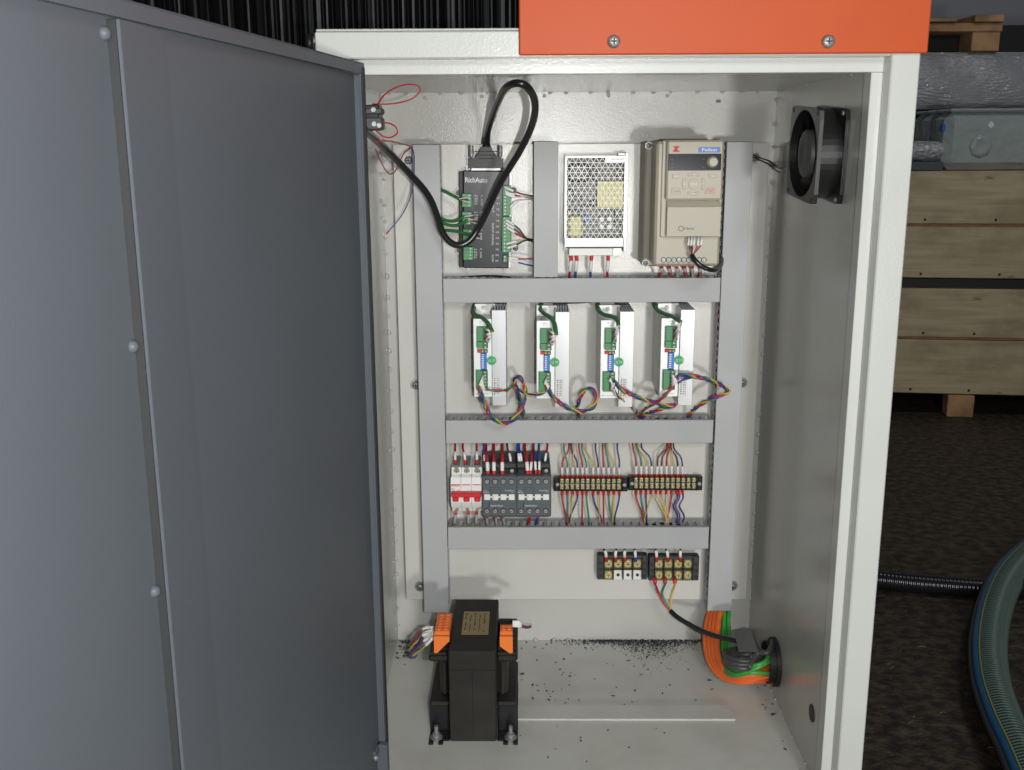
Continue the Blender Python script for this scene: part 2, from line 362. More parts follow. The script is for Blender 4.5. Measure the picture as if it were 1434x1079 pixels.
# ---------------------------------------------------------------- the door (part of the cabinet)
AD = R(8.2)
dd = Vector((-math.sin(AD), -math.cos(AD), 0)); nn = Vector((math.cos(AD), -math.sin(AD), 0))
DH = P(514, 203, YP-0.010); DH.z = 0
def PD(u, v, off=0.0):
    d = ray(u, v); t = ((DH+nn*off-cam_pos).dot(nn))/d.dot(nn); p = cam_pos+d*t
    return (p-DH).dot(dd), p.z
def DT(p): return DH+dd*p[0]+nn*p[1]+Vector((0, 0, p[2]))
zt = (PD(506, 88)[1]+PD(300, 31.5)[1])/2; zr = (PD(500, 100.0)[1]+PD(240, 45)[1])/2
print('door top', zt, zr, PD(0, 500), PD(150, 500, -.018), PD(166, 500, 0), PD(232, 500, 0))
DW = 0.70; RIM = 0.0105
door = MB().box((0, -0.024, ZB0), (DW, -0.0225, zt-0.001), T=DT)
door.box((0.0125, -0.0225, ZB0+0.001), (DW-0.002, -0.0065, zr+0.0005), T=DT)
door = door.build('door', C['door'], cab)
MB().box((0, -0.0225, zt-0.0015), (DW, 0, zt), 0.0006, DT).box((0, -0.0014, zr), (DW, 0, zt-0.0015), T=DT).build('top_flange', C['door'], door)
MB().box((0, -0.0225, ZB0), (0.0015, 0, zt-0.0016), 0.0006, DT).box((0.0015, -0.0014, ZB0), (0.012, 0, zr-0.0003), T=DT).box((0.0105, -0.0225, ZB0), (0.0123, -0.0015, zr-0.0006), 0.0006, DT).build('side_flange', C['door'], door)
MB().box((DW-0.0015, -0.0225, ZB0), (DW, 0, zt-0.0016), 0.0006, DT).build('side_flange', C['door'], door)
PAN = -0.0065
sA = PD(152, 520+0, PAN)
def sdoor(pts, off):
    return sum(PD(u, v, off)[0] for u, v in pts)/len(pts)
def sfit(pts, off): return sum(PD(u, v, off)[0] for u, v in pts)/len(pts)
s2 = sfit([(150, 30), (182, 420), (207, 700)], PAN)
lo_, hi_ = 0.0, 0.05
for _ in range(30):
    h_ = (lo_+hi_)/2
    if sfit([(167, 30), (199, 420), (221, 700)], PAN+h_) < s2: lo_ = h_
    else: hi_ = h_
PH = min(max(h_, .004), .022); s3 = sfit([(232, 40), (260, 420), (281, 800)], PAN+PH*.6)
print('stiffener', s2, s3, PH, h_)
zs0, zs1 = ZB0+0.02, zr-0.001
MB().prism([(a, b, zs0) for a, b in ((s2-.0012, PAN), (s2-.0012, PAN+PH-.0004), (s2-.002, PAN+PH), (s3, PAN+PH*.6), (s3, PAN+.0002))], (0, 0, zs1-zs0), DT).build('stiffener', C['door'], door)
MB().prism([(a, b, zs0) for a, b in ((s2, PAN+.0002), (s2, PAN+PH-.0015), (s2-.0011, PAN+PH-.0015), (s2-.0011, PAN+.0002))], (0, 0, zs1-zs0), DT).build('dark_strip', mat('dark_grey_strip', (.028, .030, .032), .6, bump=(500, .3, .0003)), door)  # narrow strip along the stiffener step, darker grey than the door
for u, v in ((151, 48), (189, 484), (215, 829)):
    m = MB(); s0, z0 = PD(u, v, PAN); c0 = DT((s2+0.003, PAN, z0)); m.ball(c0, 0.0038, 14, 8); m.build('rivet', C['door'], door)
MB().box((0.0035, 0.0, ZB0+.01), (0.0060, 0.0016, zt-0.004), 0.0004, DT).build('edge_strip', C['rubber'], door)  # thin black line along the hinge-side rim
# latch keeper low at the hinge edge
s0, z0 = PD(522, 1068, -0.002); m = MB().box((0.012, -0.016, z0-0.05), (0.020, 0.004, z0), 0.001, DT).box((0.012, -0.016, z0-0.008), (0.034, -0.004, z0), 0.001, DT)
m.mat(1).ball(DT((0.034, -0.004, z0-0.006)), .003); m.build('latch_keeper', [C['door'], C['steel']], door)

# ---------------------------------------------------------------- orange cover above
a = P(727, 78, YP-0.004); b = P(1298, 77, YP-0.004)
oc = thing('orange_cover', 'bright orange sheet metal cover screwed on above the cabinet opening', 'machine cover', ((a.x+b.x)/2, YP-0.003, a.z))
MB().box((a.x, YP-0.006, a.z), (b.x, YP-0.0005, a.z+0.30), 0.0012).box((a.x, YP-0.0005, ZTOP+0.0006), (b.x, YP+0.30, ZTOP+0.25), 0.001).build('cover_panel', C['orange'], oc)
for u, v in ((860, 58), (1161, 58)):
    bolt(u, v, YP-0.0055, 0.0068, oc, 'screw', washer=False, length=.005)

# ================================================================ CABLE DUCTS
DD = 0.040
def slots(m, o, du, dh, length, height, pitch, hw, h0, h1, th):
    """side wall of a duct with a row of holes; o origin, du along, dh across, th thickness vector"""
    n = int(length/pitch); off = (length-n*pitch)/2
    def q(a0, a1, b0, b1):
        if a1-a0 < 1e-6: return
        m.prism([o+du*a0+dh*b0, o+du*a1+dh*b0, o+du*a1+dh*b1, o+du*a0+dh*b1], th)
    q(0, length, 0, h0); q(0, length, h1, height)
    q(0, off+(pitch-hw)/2, h0, h1); q(length-off-(pitch-hw)/2, length, h0, h1)
    for i in range(n-1):
        a0 = off+i*pitch+(pitch+hw)/2; q(a0, a0+pitch-hw, h0, h1)
def duct(x0, x1, z0, z1, vertical, label, depth=DD):
    t = thing('cable_duct', label, 'cable duct', ((x0+x1)/2, 0, z0), 'grey slotted cable ducts on the mounting plate')
    e = 0.0015; m = MB()
    m.box((x0, -0.0015, z0), (x1, -0.0001, z1))
    if vertical:
        for xx, s in ((x0+e, 1), (x1-e-0.0012, 1)):
            slots(m, Vector((xx, -0.0015, z0)), Vector((0, 0, 1)), Vector((0, -1, 0)), z1-z0, depth-0.004, 0.0112, 0.0062, 0.011, 0.029, Vector((0.0012, 0, 0)))
    else:
        for zz in (z0+e, z1-e-0.0012):
            slots(m, Vector((x0, -0.0015, zz)), Vector((1, 0, 0)), Vector((0, -1, 0)), x1-x0, depth-0.004, 0.0112, 0.0062, 0.011, 0.029, Vector((0, 0, 0.0012)))
    m.build('slotted_body', C['ductdark'], t)
    cv = MB().box((x0, -depth-0.0015, z0), (x1, -depth, z1), 0.0005)
    if vertical: cv.box((x0, -depth, z0), (x0+0.001, -depth+0.003, z1)).box((x1-0.001, -depth, z0), (x1, -depth+0.003, z1))
    else: cv.box((x0, -depth, z0), (x1, -depth+0.002, z0+0.001)).box((x0, -depth, z1-0.001), (x1, -depth+0.002, z1))
    cv.build('cover', C['duct'], t); return t
yd = -DD-0.0015
def mx(*uv): return sum(P(u, v, yd).x for u, v in uv)/len(uv)
dxl0, dxl1 = mx((578, 205), (593, 832)), mx((616, 205), (627.5, 832))
dxr0, dxr1 = mx((1018, 200), (991, 855)), mx((1056, 200), (1023, 855))
duct(dxl0, dxl1, P(610, 858, yd).z, P(600, 203, yd).z, True, 'long upright grey cable duct nearest the open door, left of every other duct')
duct(dxr0, dxr1, P(1005, 856, yd).z, P(1040, 199, yd).z, True, 'long upright grey cable duct right of the drives, orange cables leaving its lower end')
duct(mx((747, 200), (748, 388)), mx((782, 200), (781, 388)), P(765, 388.5, yd).z, P(765, 198.5, yd).z, True, 'short upright grey cable duct between the black controller box and the perforated power supply')
def hd(v0, v1, label): duct(dxl1+0.001, dxr0-0.001 if v0 < 500 else dxr0-0.0015-0.001, P(800, v1, yd).z, P(800, v0, yd).z, False, label)
hd(390, 424, 'level grey cable duct just above the four stepper drivers')
hd(589, 621, 'level grey cable duct between the stepper drivers and the red breaker row')
hd(739, 769, 'level grey cable duct above the two large four way terminal blocks')
# hidden wiring that shows through the slots
def stray(u0, v0, u1, v1, y, col, label, horizontal=True, n=7):
    m = MB(); pts = []
    for i in range(n):
        t = i/(n-1); q = P(u0+(u1-u0)*t, v0+(v1-v0)*t, y); j = .006
        pts.append(q+(Vector((0, random.uniform(-j, j), random.uniform(-j, j))) if horizontal else Vector((random.uniform(-j, j), random.uniform(-j, j), 0))))
    m.tube(pts, .0034 if col in ('black', 'navy') else .0024); tag(m.build('wire', WC[col]), label, 'wire', 'wires lying inside the cable ducts')
for i, (v0, nm) in enumerate(((407, 'upper'), (604, 'middle'), (753, 'lower'))):
    for j, cc in enumerate(('black', 'navy', 'red', 'black')):
        stray(632+j*3, v0-12+7*j, 985-j*4, v0-12+7*j, -.014-.004*j, cc, '%s wire %s lying inside the %s level cable duct' % (cc, ('nearest the duct top', 'along the duct centre', 'near the duct bottom', 'along the very bottom')[j], nm))
for j, cc in enumerate(('red', 'red', 'navy')):
    stray(602+j*2, 222, 614+j*2, 825, -.012-.005*j, cc, '%s wire running down inside the left upright duct%s' % (cc, (' nearest the plate', ' nearest its cover', '')[j]), False, 12)
for j, cc in enumerate(('red', 'black')):
    stray(1021+j*4, 215, 997+j*3, 838, -.012-.006*j, cc, '%s wire running down inside the right upright duct' % cc, False, 12)

# ================================================================ WIRES
def wire(pts, col, label, r=.0012, sleeve=None, ferrule=None, group=None, name='wire', fcol='red', sr=1.55, at_end=True, fl=.006, sl=.014):
    """pts: list of Vectors; the last point is the terminal end. ferrule/sleeve drawn near the end"""
    p = catmull(pts, 6)
    t = thing(name, label, 'wire', p[-1], group)
    MB().tube(p, r, 6, raw=True).build('insulation', WC[col] if isinstance(col, str) else col, t)
    def seg(l0, l1):
        out = []; acc = 0
        for i in range(len(p)-1, 0, -1):
            d = (p[i]-p[i-1]).length; a0, a1 = acc, acc+d
            if a1 >= l0 and a0 <= l1:
                for L_ in (max(a0, l0), min(a1, l1)):
                    out.append(p[i].lerp(p[i-1], (L_-a0)/d if d else 0))
            acc = a1
        res = []
        for q in out:
            if not res or (q-res[-1]).length > 1e-5: res.append(q)
        return res
    if ferrule:
        s = seg(0, fl)
        if len(s) > 1: MB().tube(s, r*ferrule, 8, raw=True).build('ferrule', C['red'] if fcol == 'red' else WC[fcol], t)
    if sleeve:
        s = seg(fl+.0005 if ferrule else .0, (fl if ferrule else 0)+sl)
        if len(s) > 1: MB().tube(s, r*sr, 8, raw=True).build('label_sleeve', C['sleeve'], t)
    return t
# ================================================================ CONTROLLER BOX
Z1 = zf(3.482, 500, 90); Z9 = zf(6.346, 630, 220)
yc = -0.030
def bx(m, Z, x0, y0, x1, y1, yf, yb, bv=0.0):
    a = P(*Z(x0, (y0+y1)/2), yf); b = P(*Z(x1, (y0+y1)/2), yf); c = P(*Z((x0+x1)/2, y0), yf); d = P(*Z((x0+x1)/2, y1), yf)
    return m.box((a.x, yf, d.z), (b.x, yb, c.z), bv)
# built upright, turned 1 degree afterwards
cb = thing('controller_box', 'black axis controller interface box with green terminals down both sides', 'controller', (P(683, 307, yc).x, -0.0005, P(683, 307, yc).z))
bx(MB(), ID, 645.5, 240, 716.5, 375.5, -.010, -.0005, .0006).build('base_plate', C['alu'], cb)
bx(MB(), ID, 643, 241, 650, 375.5, -.016, -.0102, .0006).build('heatsink_edge', C['black'], cb)
bx(MB(), ID, 648.5, 239.5, 713, 376, yc, -.0103, .0012).build('case', C['boxblk'], cb)
m = MB()
for u, v in ((653, 239), (705, 240), (657, 377), (709, 377)): bx(m, ID, u-2, v-1.5, u+2, v+1.5, yc+.004, yc+.01)
m.build('corner_tab', C['steel'], cb)
text('RichAuto', 650.5, 249, 682, 256.2, yc, C['inkw'], cb, bold=.022)
for i, (v0, v1, s) in enumerate(((273, 288, 'X_AXIS'), (296, 311, 'Y_AXIS'), (321, 336, 'Z_AXIS'), (348, 361.5, 'C_AXIS'))):
    text(s, 672.5, v0, 675.5, v1, yc, C['inkw'], cb, turn=1)
    for k, w in enumerate(('P+', 'DIR', 'GND', '5V')): text(w, 664.5, v0+1+k*3.6, 669.0, v0+3.4+k*3.6, yc, C['inkw'], cb)
text('OUTPUT', 688.5, 279, 691.5, 298, yc, C['inkw'], cb, turn=1); text('INPUT SIGNAL', 689, 313, 692, 344, yc, C['inkw'], cb, turn=1); text('DC24V', 689.5, 357, 692.3, 367, yc, C['inkw'], cb, turn=1)
for k in range(12): text(('COM', 'Y1', 'Y2', 'Y3', 'Y4', 'X1', 'X2', 'X3', 'X4', 'X5', 'X6', '24V')[k], 694.5, 276+k*8.0, 699, 278.6+k*8.0, yc, C['inkw'], cb)
def term(u0, v0, u1, v1, n, side, y1=-.040):
    t = bx(MB(), ID, u0, v0, u1, v1, y1, yc+.0005 if y1 < yc-.001 else -.012, .0006); t.build('terminal_block', C['green'], cb)
    par = [o for o in kids(cb) if o.name.startswith('terminal_block')][-1]
    for k in range(n):
        vv = v0+(v1-v0)*(k+.5)/n; uu = u0+(u1-u0)*(.72 if side < 0 else .3)
        p = P(uu, vv, y1); MB().lathe((p.x, y1+.0006, p.z), (0, -1, 0), [(0, .0011), (.0008, .0010)], 8).build('terminal_screw', C['steel'], par)
        if k: bx(MB(), ID, u0+.5, v0+(v1-v0)*k/n-.25, u1-.5, v0+(v1-v0)*k/n+.25, y1-.0003, y1+.0002).build('divider_line', C['dkgreen'], par)
term(646.5, 272, 660.5, 291, 4, -1); term(647, 297.5, 661, 315.5, 4, -1); term(648.5, 322, 662.5, 340, 4, -1); term(649.5, 346.5, 663.5, 365, 4, -1)
term(703.5, 259.5, 715, 302, 9, 1); term(703.5, 303.5, 716, 353.5, 10, 1); term(705.5, 357.5, 711.5, 367, 2, 1)
cb.rotation_euler = (0, R(0.9), 0)
for u, v in ((642.5, 270), (719, 266.5), (722, 348), (643, 351)):
    bolt(u, v, -0.010, 0.0042, pl, 'bolt', length=.005)
# green signal cables into the box
for i, (pts, lab) in enumerate((
    ([(612, 264), (622, 268), (634, 274), (643, 279)], 'green signal cable entering the top left terminal of the black controller box'),
    ([(612, 300), (622, 308), (636, 310), (650, 304)], 'upper of two green signal cables at the second left terminal of the controller box'),
    ([(612, 306), (624, 314), (640, 316), (655, 309)], 'lower of two green signal cables at the second left terminal of the controller box'),
    ([(612, 326), (624, 323), (638, 324), (650, 327), (659, 330)], 'green signal cable entering the third left terminal beneath the black cable'))):
    t = thing('signal_cable', lab, 'cable', P(*pts[-1], -.04), 'green signal cables at the controller box')
    MB().tube([P(u, v, -.030-.014*k/3) for k, (u, v) in enumerate(pts)], .0021, 8).build('jacket', C['gcable2'], t)
    e = P(*pts[-1], -.044)
    for k, cc in enumerate(('white', 'brown', 'white')):
        MB().tube([e, e+Vector((.004+.002*k, -.002, .001-.002*k)), e+Vector((.012, 0, .002-.003*k))], .0008, 6).build('core', WC[cc], t)
def pw(pts, y=-.04): return [P(u, v, yy) for (u, v, yy) in [(p[0], p[1], p[2] if len(p) > 2 else y) for p in pts]]
gp = 'wires from the right side of the controller box'
for pts, cc, lab in (
    ([(748, 275, -.02), (735, 273), (722, 269), (706, 262)], 'brown', 'brown wire to the topmost right terminal of the controller box'),
    ([(748, 278, -.02), (732, 276), (719, 273), (707, 269)], 'red', 'red wire to the second right terminal of the controller box'),
    ([(748, 280, -.02), (735, 280), (724, 282), (714, 291)], 'white', 'white wire curling to a middle right terminal of the controller box'),
    ([(748, 277, -.02), (735, 276), (720, 276), (708, 272)], 'white', 'white wire beside the red one at the upper right terminal block'),
    ([(748, 336, -.02), (737, 334), (726, 320), (708, 308)], 'black', 'black wire fanning to the top of the lower right terminal block'),
    ([(748, 336, -.02), (735, 333), (722, 322), (708, 313)], 'brown', 'brown wire fanning to the lower right terminal block'),
    ([(748, 337, -.02), (733, 333), (722, 327), (709, 318)], 'red', 'red wire fanning to the lower right terminal block'),
    ([(748, 338, -.02), (734, 336), (722, 338), (709, 342)], 'cream', 'cream wire in the fan at the lower right terminal block'),
    ([(748, 339, -.02), (736, 337), (722, 344), (710, 348)], 'black', 'black wire lowest in the fan at the lower right terminal block'),
    ([(748, 363, -.02), (736, 363), (724, 363), (712, 361)], 'red', 'red power wire at the lowest right terminal of the controller box'),
    ([(748, 373, -.02), (738, 371), (726, 368), (712, 364)], 'blue', 'blue power wire at the lowest right terminal of the controller box')):
    wire(pw(pts, -.044), cc, lab, .0010, sleeve=True, group=gp, sl=.013)

# ================================================================ DATA CABLE with its plug
dc = thing('data_cable', 'thick black data cable looping in front of the controller box from its plug', 'cable', P(683, 235, -.02))
hood = MB(); yy = -.034
poly = [(657, 236), (657, 222.5), (665, 222), (673, 208.5), (674, 206), (688, 206), (689, 209), (697, 222), (705, 222.5), (704.5, 236)]
hood.prism([P(u, v, yy) for u, v in poly], (0, .018, 0)); hood.build('plug_hood', C['black'], dc)
m = MB()
for k in range(3): bx(m, ID, 664+k*3, 212+k*5, 698-k*3, 213+k*5, yy-.0008, yy+.001, .0003)
m.build('grip_ridge', C['rubber'], dc)
bx(MB(), ID, 660, 234.5, 701, 239, yy+.004, yy+.014).build('connector_shell', C['zinc'], dc)
m = MB()
for k in range(4):
    a = P(681.3, 209-k*3.1, yy+.008); m.lathe((a.x, a.y, a.z), (0, 0, 1), [(0, .0058-.0003*k), (.0019, .0058-.0003*k)], 16)
a = P(681.3, 209, yy+.008); m.lathe((a.x, a.y, a.z), (0, 0, 1), [(0, .0048), (.015, .0044)], 14)
m.build('strain_relief', C['black'], dc)
for u in (660, 700.5):
    a = P(u, 220, yy+.008); m = MB(); m.lathe(a, (0, 0, 1), [(0, .0030), (.0145, .0030)], 12, False); m.lathe(a, (0, 0, -1), [(0, .0016), (.006, .0016)], 8)
    m.build('thumbscrew', C['steel'], dc)
path = [(682, 199, -.028), (683.5, 184, -.045), (690, 163, -.10), (698, 142, -.17), (708, 124, -.235), (722, 117, -.262), (737, 121, -.262), (747.5, 137, -.24),
        (749, 158, -.215), (742.5, 182, -.185), (728, 212, -.155), (712, 238, -.13), (697, 264, -.108), (684, 292, -.09), (671, 318, -.078), (659, 336, -.078),
        (644, 344, -.08), (630, 339, -.084), (620, 326, -.088), (613, 305, -.095), (605, 284, -.105), (594, 266, -.115), (577, 247, -.13), (556, 225, -.16), (538, 207, -.20), (522, 192, -.26), (508, 180, -.32)]
MB().tube([P(*q) for q in path], .00405, 14, 8).build('jacket', C['cable'], dc)
# faint white print on the cable
pp = catmull([P(*q) for q in path], 8)
for i0 in (150, 158, 166, 174):
    m = MB()
    for i in range(i0, i0+4):
        c0 = pp[i]+Vector((0.0006, -.0040, .0006)); d = (pp[i+1]-pp[i]).normalized()*.0012; w = Vector((0, -.0002, .0005))
        m.add([c0-d-w, c0+d-w, c0+d+w, c0-d+w], [(0, 1, 2, 3)])
    m.build('cable_print', C['inkw'], dc, fix=False)
# contact block near the hinge with red wires
kb = thing('contact_block', 'small black contact block with screw terminals peeking out beside the door hinge', 'contact block', P(524, 184, -.30))
bx(MB(), ID, 500, 147, 531, 183, -.30, -.27, .001).build('body', C['black'], kb)
bx(MB(), ID, 500, 152, 534.5, 160, -.303, -.28, .001).build('upper_module', C['dgrey2'], kb)
bx(MB(), ID, 500, 165, 534.5, 182, -.303, -.28, .001).build('lower_module', C['dgrey2'], kb)
for u, v in ((523, 154), (524, 174), (531, 176)):
    p = P(u, v, -.304); MB().lathe(p, (0, -1, 0), [(-.001, .0026), (.0012, .0024)], 12).build('terminal_screw', C['steel'], kb)
for pts, cc, lab in (
    ([(521, 146, -.30), (528, 146, -.28), (545, 146, -.26), (562, 143.5, -.25), (578, 138, -.245), (588, 128, -.245), (584, 120, -.245), (568, 119, -.25), (550, 125, -.26), (534, 138, -.28), (524, 160, -.30)], 'red', 'long thin red wire loop above the contact block by the hinge'),
    ([(535, 172, -.30), (545, 173, -.28), (554, 178, -.27), (556, 187, -.27), (546, 193, -.28), (534, 190, -.29), (526, 182, -.30)], 'red', 'small red wire loop right of the contact block by the hinge'),
    ([(527, 198, -.27), (545, 198, -.22), (560, 201, -.15), (578, 206, -.05)], 'red', 'red wire passing from the hinge to the top of the left upright duct'),
    ([(526, 208, -.26), (532, 224, -.2), (541, 240, -.15), (548, 244, -.12), (556, 236, -.1), (565, 216, -.07), (577, 207, -.05)], 'red', 'drooping red wire below the black cable by the hinge'),
    ([(577, 206, -.04), (580, 222, -.045), (578, 262, -.05), (565, 298, -.055), (541, 328, -.06)], 'navy', 'dark blue wire hanging down left of the left upright duct')):
    wire(pw(pts), cc, lab, .0008, ferrule=1.5 if cc == 'navy' else None, group='loose thin wires beside the hinge', fl=.004)

# ================================================================ POWER SUPPLY
ORD = ['first', 'second', 'third', 'fourth', 'fifth', 'sixth', 'seventh', 'eighth', 'ninth', 'tenth', 'eleventh', 'twelfth']
Z2 = zf(4.15, 760, 160); Z3 = zf(5.682, 780, 205); yp = -.036
ps = thing('power_supply', 'perforated silver power supply with a yellow transformer behind its triangular mesh', 'power supply', P(833, 347, -.002))
bx(MB(), ID, 790, 217, 875.5, 351, -.004, -.0005, .0004).build('base_sheet', C['zinc'], ps)
bx(MB(), ID, 874.5, 214, 879, 353, yp+.006, -.0005, .0004).build('side_bracket', C['zinc'], ps)
bx(MB(), Z3, 487, 55, 548, 76, yp+.010, -.004, .0004).build('top_tab', C['zinc'], ps)
cvm = MB()
def lat(px0, py0, px1, py1, w=.00030):
    a = P(*Z3(px0, py0), yp); b = P(*Z3(px1, py1), yp); d = (b-a).normalized(); n = Vector((-d.z, 0, d.x))*w
    cvm.prism([a-n, b-n, b+n, a+n], (0, .0008, 0))
X0, X1, ly0, rows, ph = 76, 532, 91, 16, 40.2
for r_ in range(rows+1): lat(X0, ly0+r_*ph, X1, ly0+r_*ph)
hb = 47.5
for r_ in range(rows):
    k = -1
    while True:
        xa = X0+k*hb+(hb/2 if r_ % 2 else 0)
        if xa > X1: break
        for x0, x1, y0, y1 in ((xa, xa+hb/2, ly0+r_*ph, ly0+(r_+1)*ph), (xa+hb, xa+hb/2, ly0+r_*ph, ly0+(r_+1)*ph)):
            if max(x0, x1) < X0 or min(x0, x1) > X1: continue
            ax, ay, bx_, by = x0, y0, x1, y1
            def clip(ax, ay, bx_, by, lim, lo):
                if lo and ax < lim: t = (lim-ax)/(bx_-ax); ax, ay = lim, ay+(by-ay)*t
                if lo and bx_ < lim: t = (lim-ax)/(bx_-ax); bx_, by = lim, ay+(by-ay)*t
                if not lo and ax > lim: t = (lim-bx_)/(ax-bx_); ax, ay = lim, by+(ay-by)*t
                if not lo and bx_ > lim: t = (lim-ax)/(bx_-ax); bx_, by = lim, ay+(by-ay)*t
                return ax, ay, bx_, by
            if min(ax, bx_) < X0: ax, ay, bx_, by = clip(ax, ay, bx_, by, X0, True)
            if max(ax, bx_) > X1: ax, ay, bx_, by = clip(ax, ay, bx_, by, X1, False)
            lat(ax, ay, bx_, by)
        k += 1
def fb(x0, y0, x1, y1, bv=0): bx(cvm, Z3, x0, y0, x1, y1, yp-.0002, yp+.0009, bv)
fb(66, 78, 548, 92); fb(62, 734, 530, 800); fb(385, 92, 545, 128); fb(60, 92, 78, 734); fb(531, 128, 546, 800)
a = P(*Z3(64, 440), yp)
cvm.box((a.x, yp+.0009, P(*Z3(300, 800), yp).z), (a.x+.0008, -.004, P(*Z3(300, 78), yp).z))
cvm.box((P(*Z3(66, 78), yp).x, yp+.0009, P(*Z3(300, 78), yp).z-.0008), (P(*Z3(545, 78), yp).x, -.004, P(*Z3(300, 78), yp).z-.00005))
cvm.build('perforated_cover', C['zinc'], ps)
text('100-240VAC', 430, 96, 535, 112, yp-.0004, C['inkg'], ps, Z=Z3)
bx(MB(), Z3, 70, 95, 535, 795, -.010, -.0045).build('circuit_board', C['pcb'], ps)
bx(MB(), Z3, 320, 278, 530, 490, -.030, -.0102, .001).build('transformer', C['yel'], ps)
bx(MB(), Z3, 95, 560, 205, 730, -.026, -.0102, .003).build('choke', C['yel'], ps)
bx(MB(), Z3, 78, 130, 268, 290, -.028, -.0102, .004).build('capacitor', C['cap'], ps)
bx(MB(), Z3, 300, 95, 385, 125, -.026, -.0102, .001).build('fuse', C['cap'], ps)
bx(MB(), Z3, 78, 340, 140, 455, -.026, -.0102, .002).build('relay', C['cap'], ps)
bx(MB(), Z3, 78, 500, 195, 545, -.024, -.0102, .001).build('heat_sink', C['cap'], ps)
bx(MB(), Z3, 215, 545, 262, 612, -.024, -.0102, .002).build('blue_component', C['blue'], ps)
for x, y in ((355, 585), (420, 580), (355, 640), (420, 640)):
    p = P(*Z3(x, y), -.028); MB().lathe((p.x, -.010, p.z), (0, -1, 0), [(0, .0032), (.017, .0032), (.0175, .0028)], 14).build('capacitor', C['white_p'], ps)
for x0, y0, x1, y1 in ((460, 490, 530, 610), (280, 160, 320, 270), (175, 395, 195, 440), (180, 460, 300, 480), (470, 180, 530, 260), (250, 430, 300, 480), (290, 250, 530, 275)):
    bx(MB(), Z3, x0, y0, x1, y1, -.020, -.0102, .001).build('component', C['cap'], ps)
bx(MB(), Z3, 95, 812, 445, 872, yp+.004, -.0045, .0008).build('terminal_cover', C['white_p'], ps)
bx(MB(), Z3, 80, 800, 530, 812, yp+.008, -.0045).build('terminal_strip', C['dgrey2'], ps)
bx(MB(), Z3, 447, 812, 510, 868, yp+.012, -.0045).build('adjuster', C['zinc'], ps)
for k, (x, cc, lab) in enumerate(((112, 'red', 'leftmost red wire below the perforated power supply'), (158, 'blue', 'blue wire second from the left below the perforated power supply'), (275, 'blue', 'blue wire third from the left below the perforated power supply'), (408, 'red', 'rightmost red wire below the perforated power supply'))):
    pts = [P(*Z3(x-14+k*3, 1046), -.016), P(*Z3(x-8, 985), -.026), P(*Z3(x-3, 940), -.030), P(*Z3(x, 872), -.031)]
    wire(pts, cc, lab, .0015, sleeve=True, ferrule=1.6, group='wires below the power supply', sl=.016)

# ================================================================ INVERTER
Z4 = zf(9.808, 900, 190); yv = -.125
vf = thing('inverter_drive', 'beige motor inverter with a black display window and round keypad', 'inverter', P(955, 373, -.01))
bx(MB(), Z2, 590, 160, 1036, 885, -.060, -.0005, .002).build('heat_sink_base', C['beige2'], vf)
a = P(*Z2(655, 157), yv+.02); b = P(*Z2(1040, 157), yv+.02)
bx(MB(), Z2, 655, 158, 1040, 883, yv+.012, -.0605, .003).build('housing', C['beige'], vf)
bx(MB(), Z2, 580, 185, 612, 878, -.006, -.0005, .001).build('mounting_flange', C['beige2'], vf)
bx(MB(), Z2, 690, 152, 1044, 716, yv+.0085, yv+.0119, .001).build('raised_frame', C['beige'], vf)
bx(MB(), Z4, 330, 66, 1105, 888, yv-.002, yv+.0122, .002).build('keypad_panel', C['beige'], vf)
kp = [o for o in kids(vf) if o.name.startswith('keypad_panel')][-1]
bx(MB(), Z4, 318, 60, 1118, 70, yv+.004, yv+.0121, .001).build('panel_rim', C['beige'], vf)
# lower cover with sloped top
m = MB(); z0 = P(960, 326, yv).z; z1 = P(960, 290.5, yv).z; z2 = P(960, 282, yv).z
xa = P(934, 305, yv).x; xb = P(1008.5, 305, yv).x; zb = P(960, 331, yv).z
m.prism([(xa, yv+.0121, zb), (xa, yv-.002, zb), (xa, yv-.003, z1), (xa, yv+.004, z2), (xa, yv+.0121, z2)], (xb-xa, 0, 0)); m.build('lower_cover', C['beige'], vf)
yk = yv-.002
m = MB()
for x0, x1 in ((355, 358),):
    pass
# logo: two slanted strokes
lg = MB(); yl = yk-.0006
for poly in ([(415, 148), (500, 148), (488, 162), (425, 162)], [(470, 150), (512, 150), (440, 222), (412, 222)], [(430, 205), (500, 205), (508, 225), (420, 225)], [(425, 150), (450, 150), (495, 222), (470, 222)]):
    lg.prism([P(*Z4(x, y), yl) for x, y in poly], (0, .0005, 0)); yl -= .00007
lg.build('logo', C['inkr'], kp)
bx(MB(), Z4, 768, 162, 1066, 232, yk-.0005, yk+.0002, .0002).build('brand_plate', C['bluelab'], kp)
text('Folinn', 815, 175, 1015, 218, yk-.0005, C['inkw'], kp, Z=Z4, bold=.02)
scn = bx(MB(), Z4, 352, 252, 1080, 482, yk-.0008, yk+.0004, .0003).build('display_window', C['screen'], kp)
for k, s in enumerate(('Hz', 'A', 'RUN')): text(s, 385, 322+k*54, 420, 340+k*54, yk-.0008, C['inkg'], kp, Z=Z4)
text('MIN', 825, 318, 852, 332, yk-.0008, C['inkg'], kp, Z=Z4); text('MAX', 818, 428, 850, 444, yk-.0008, C['inkg'], kp, Z=Z4)
p = P(*Z4(968, 365), yk-.006)
MB().lathe((p.x, yk-.0009, p.z), (0, -1, 0), [(0, .0066), (.0015, .0066), (.002, .0058), (.008, .0053), (.0085, .0046)], 28).build('knob', C['beige'], kp)
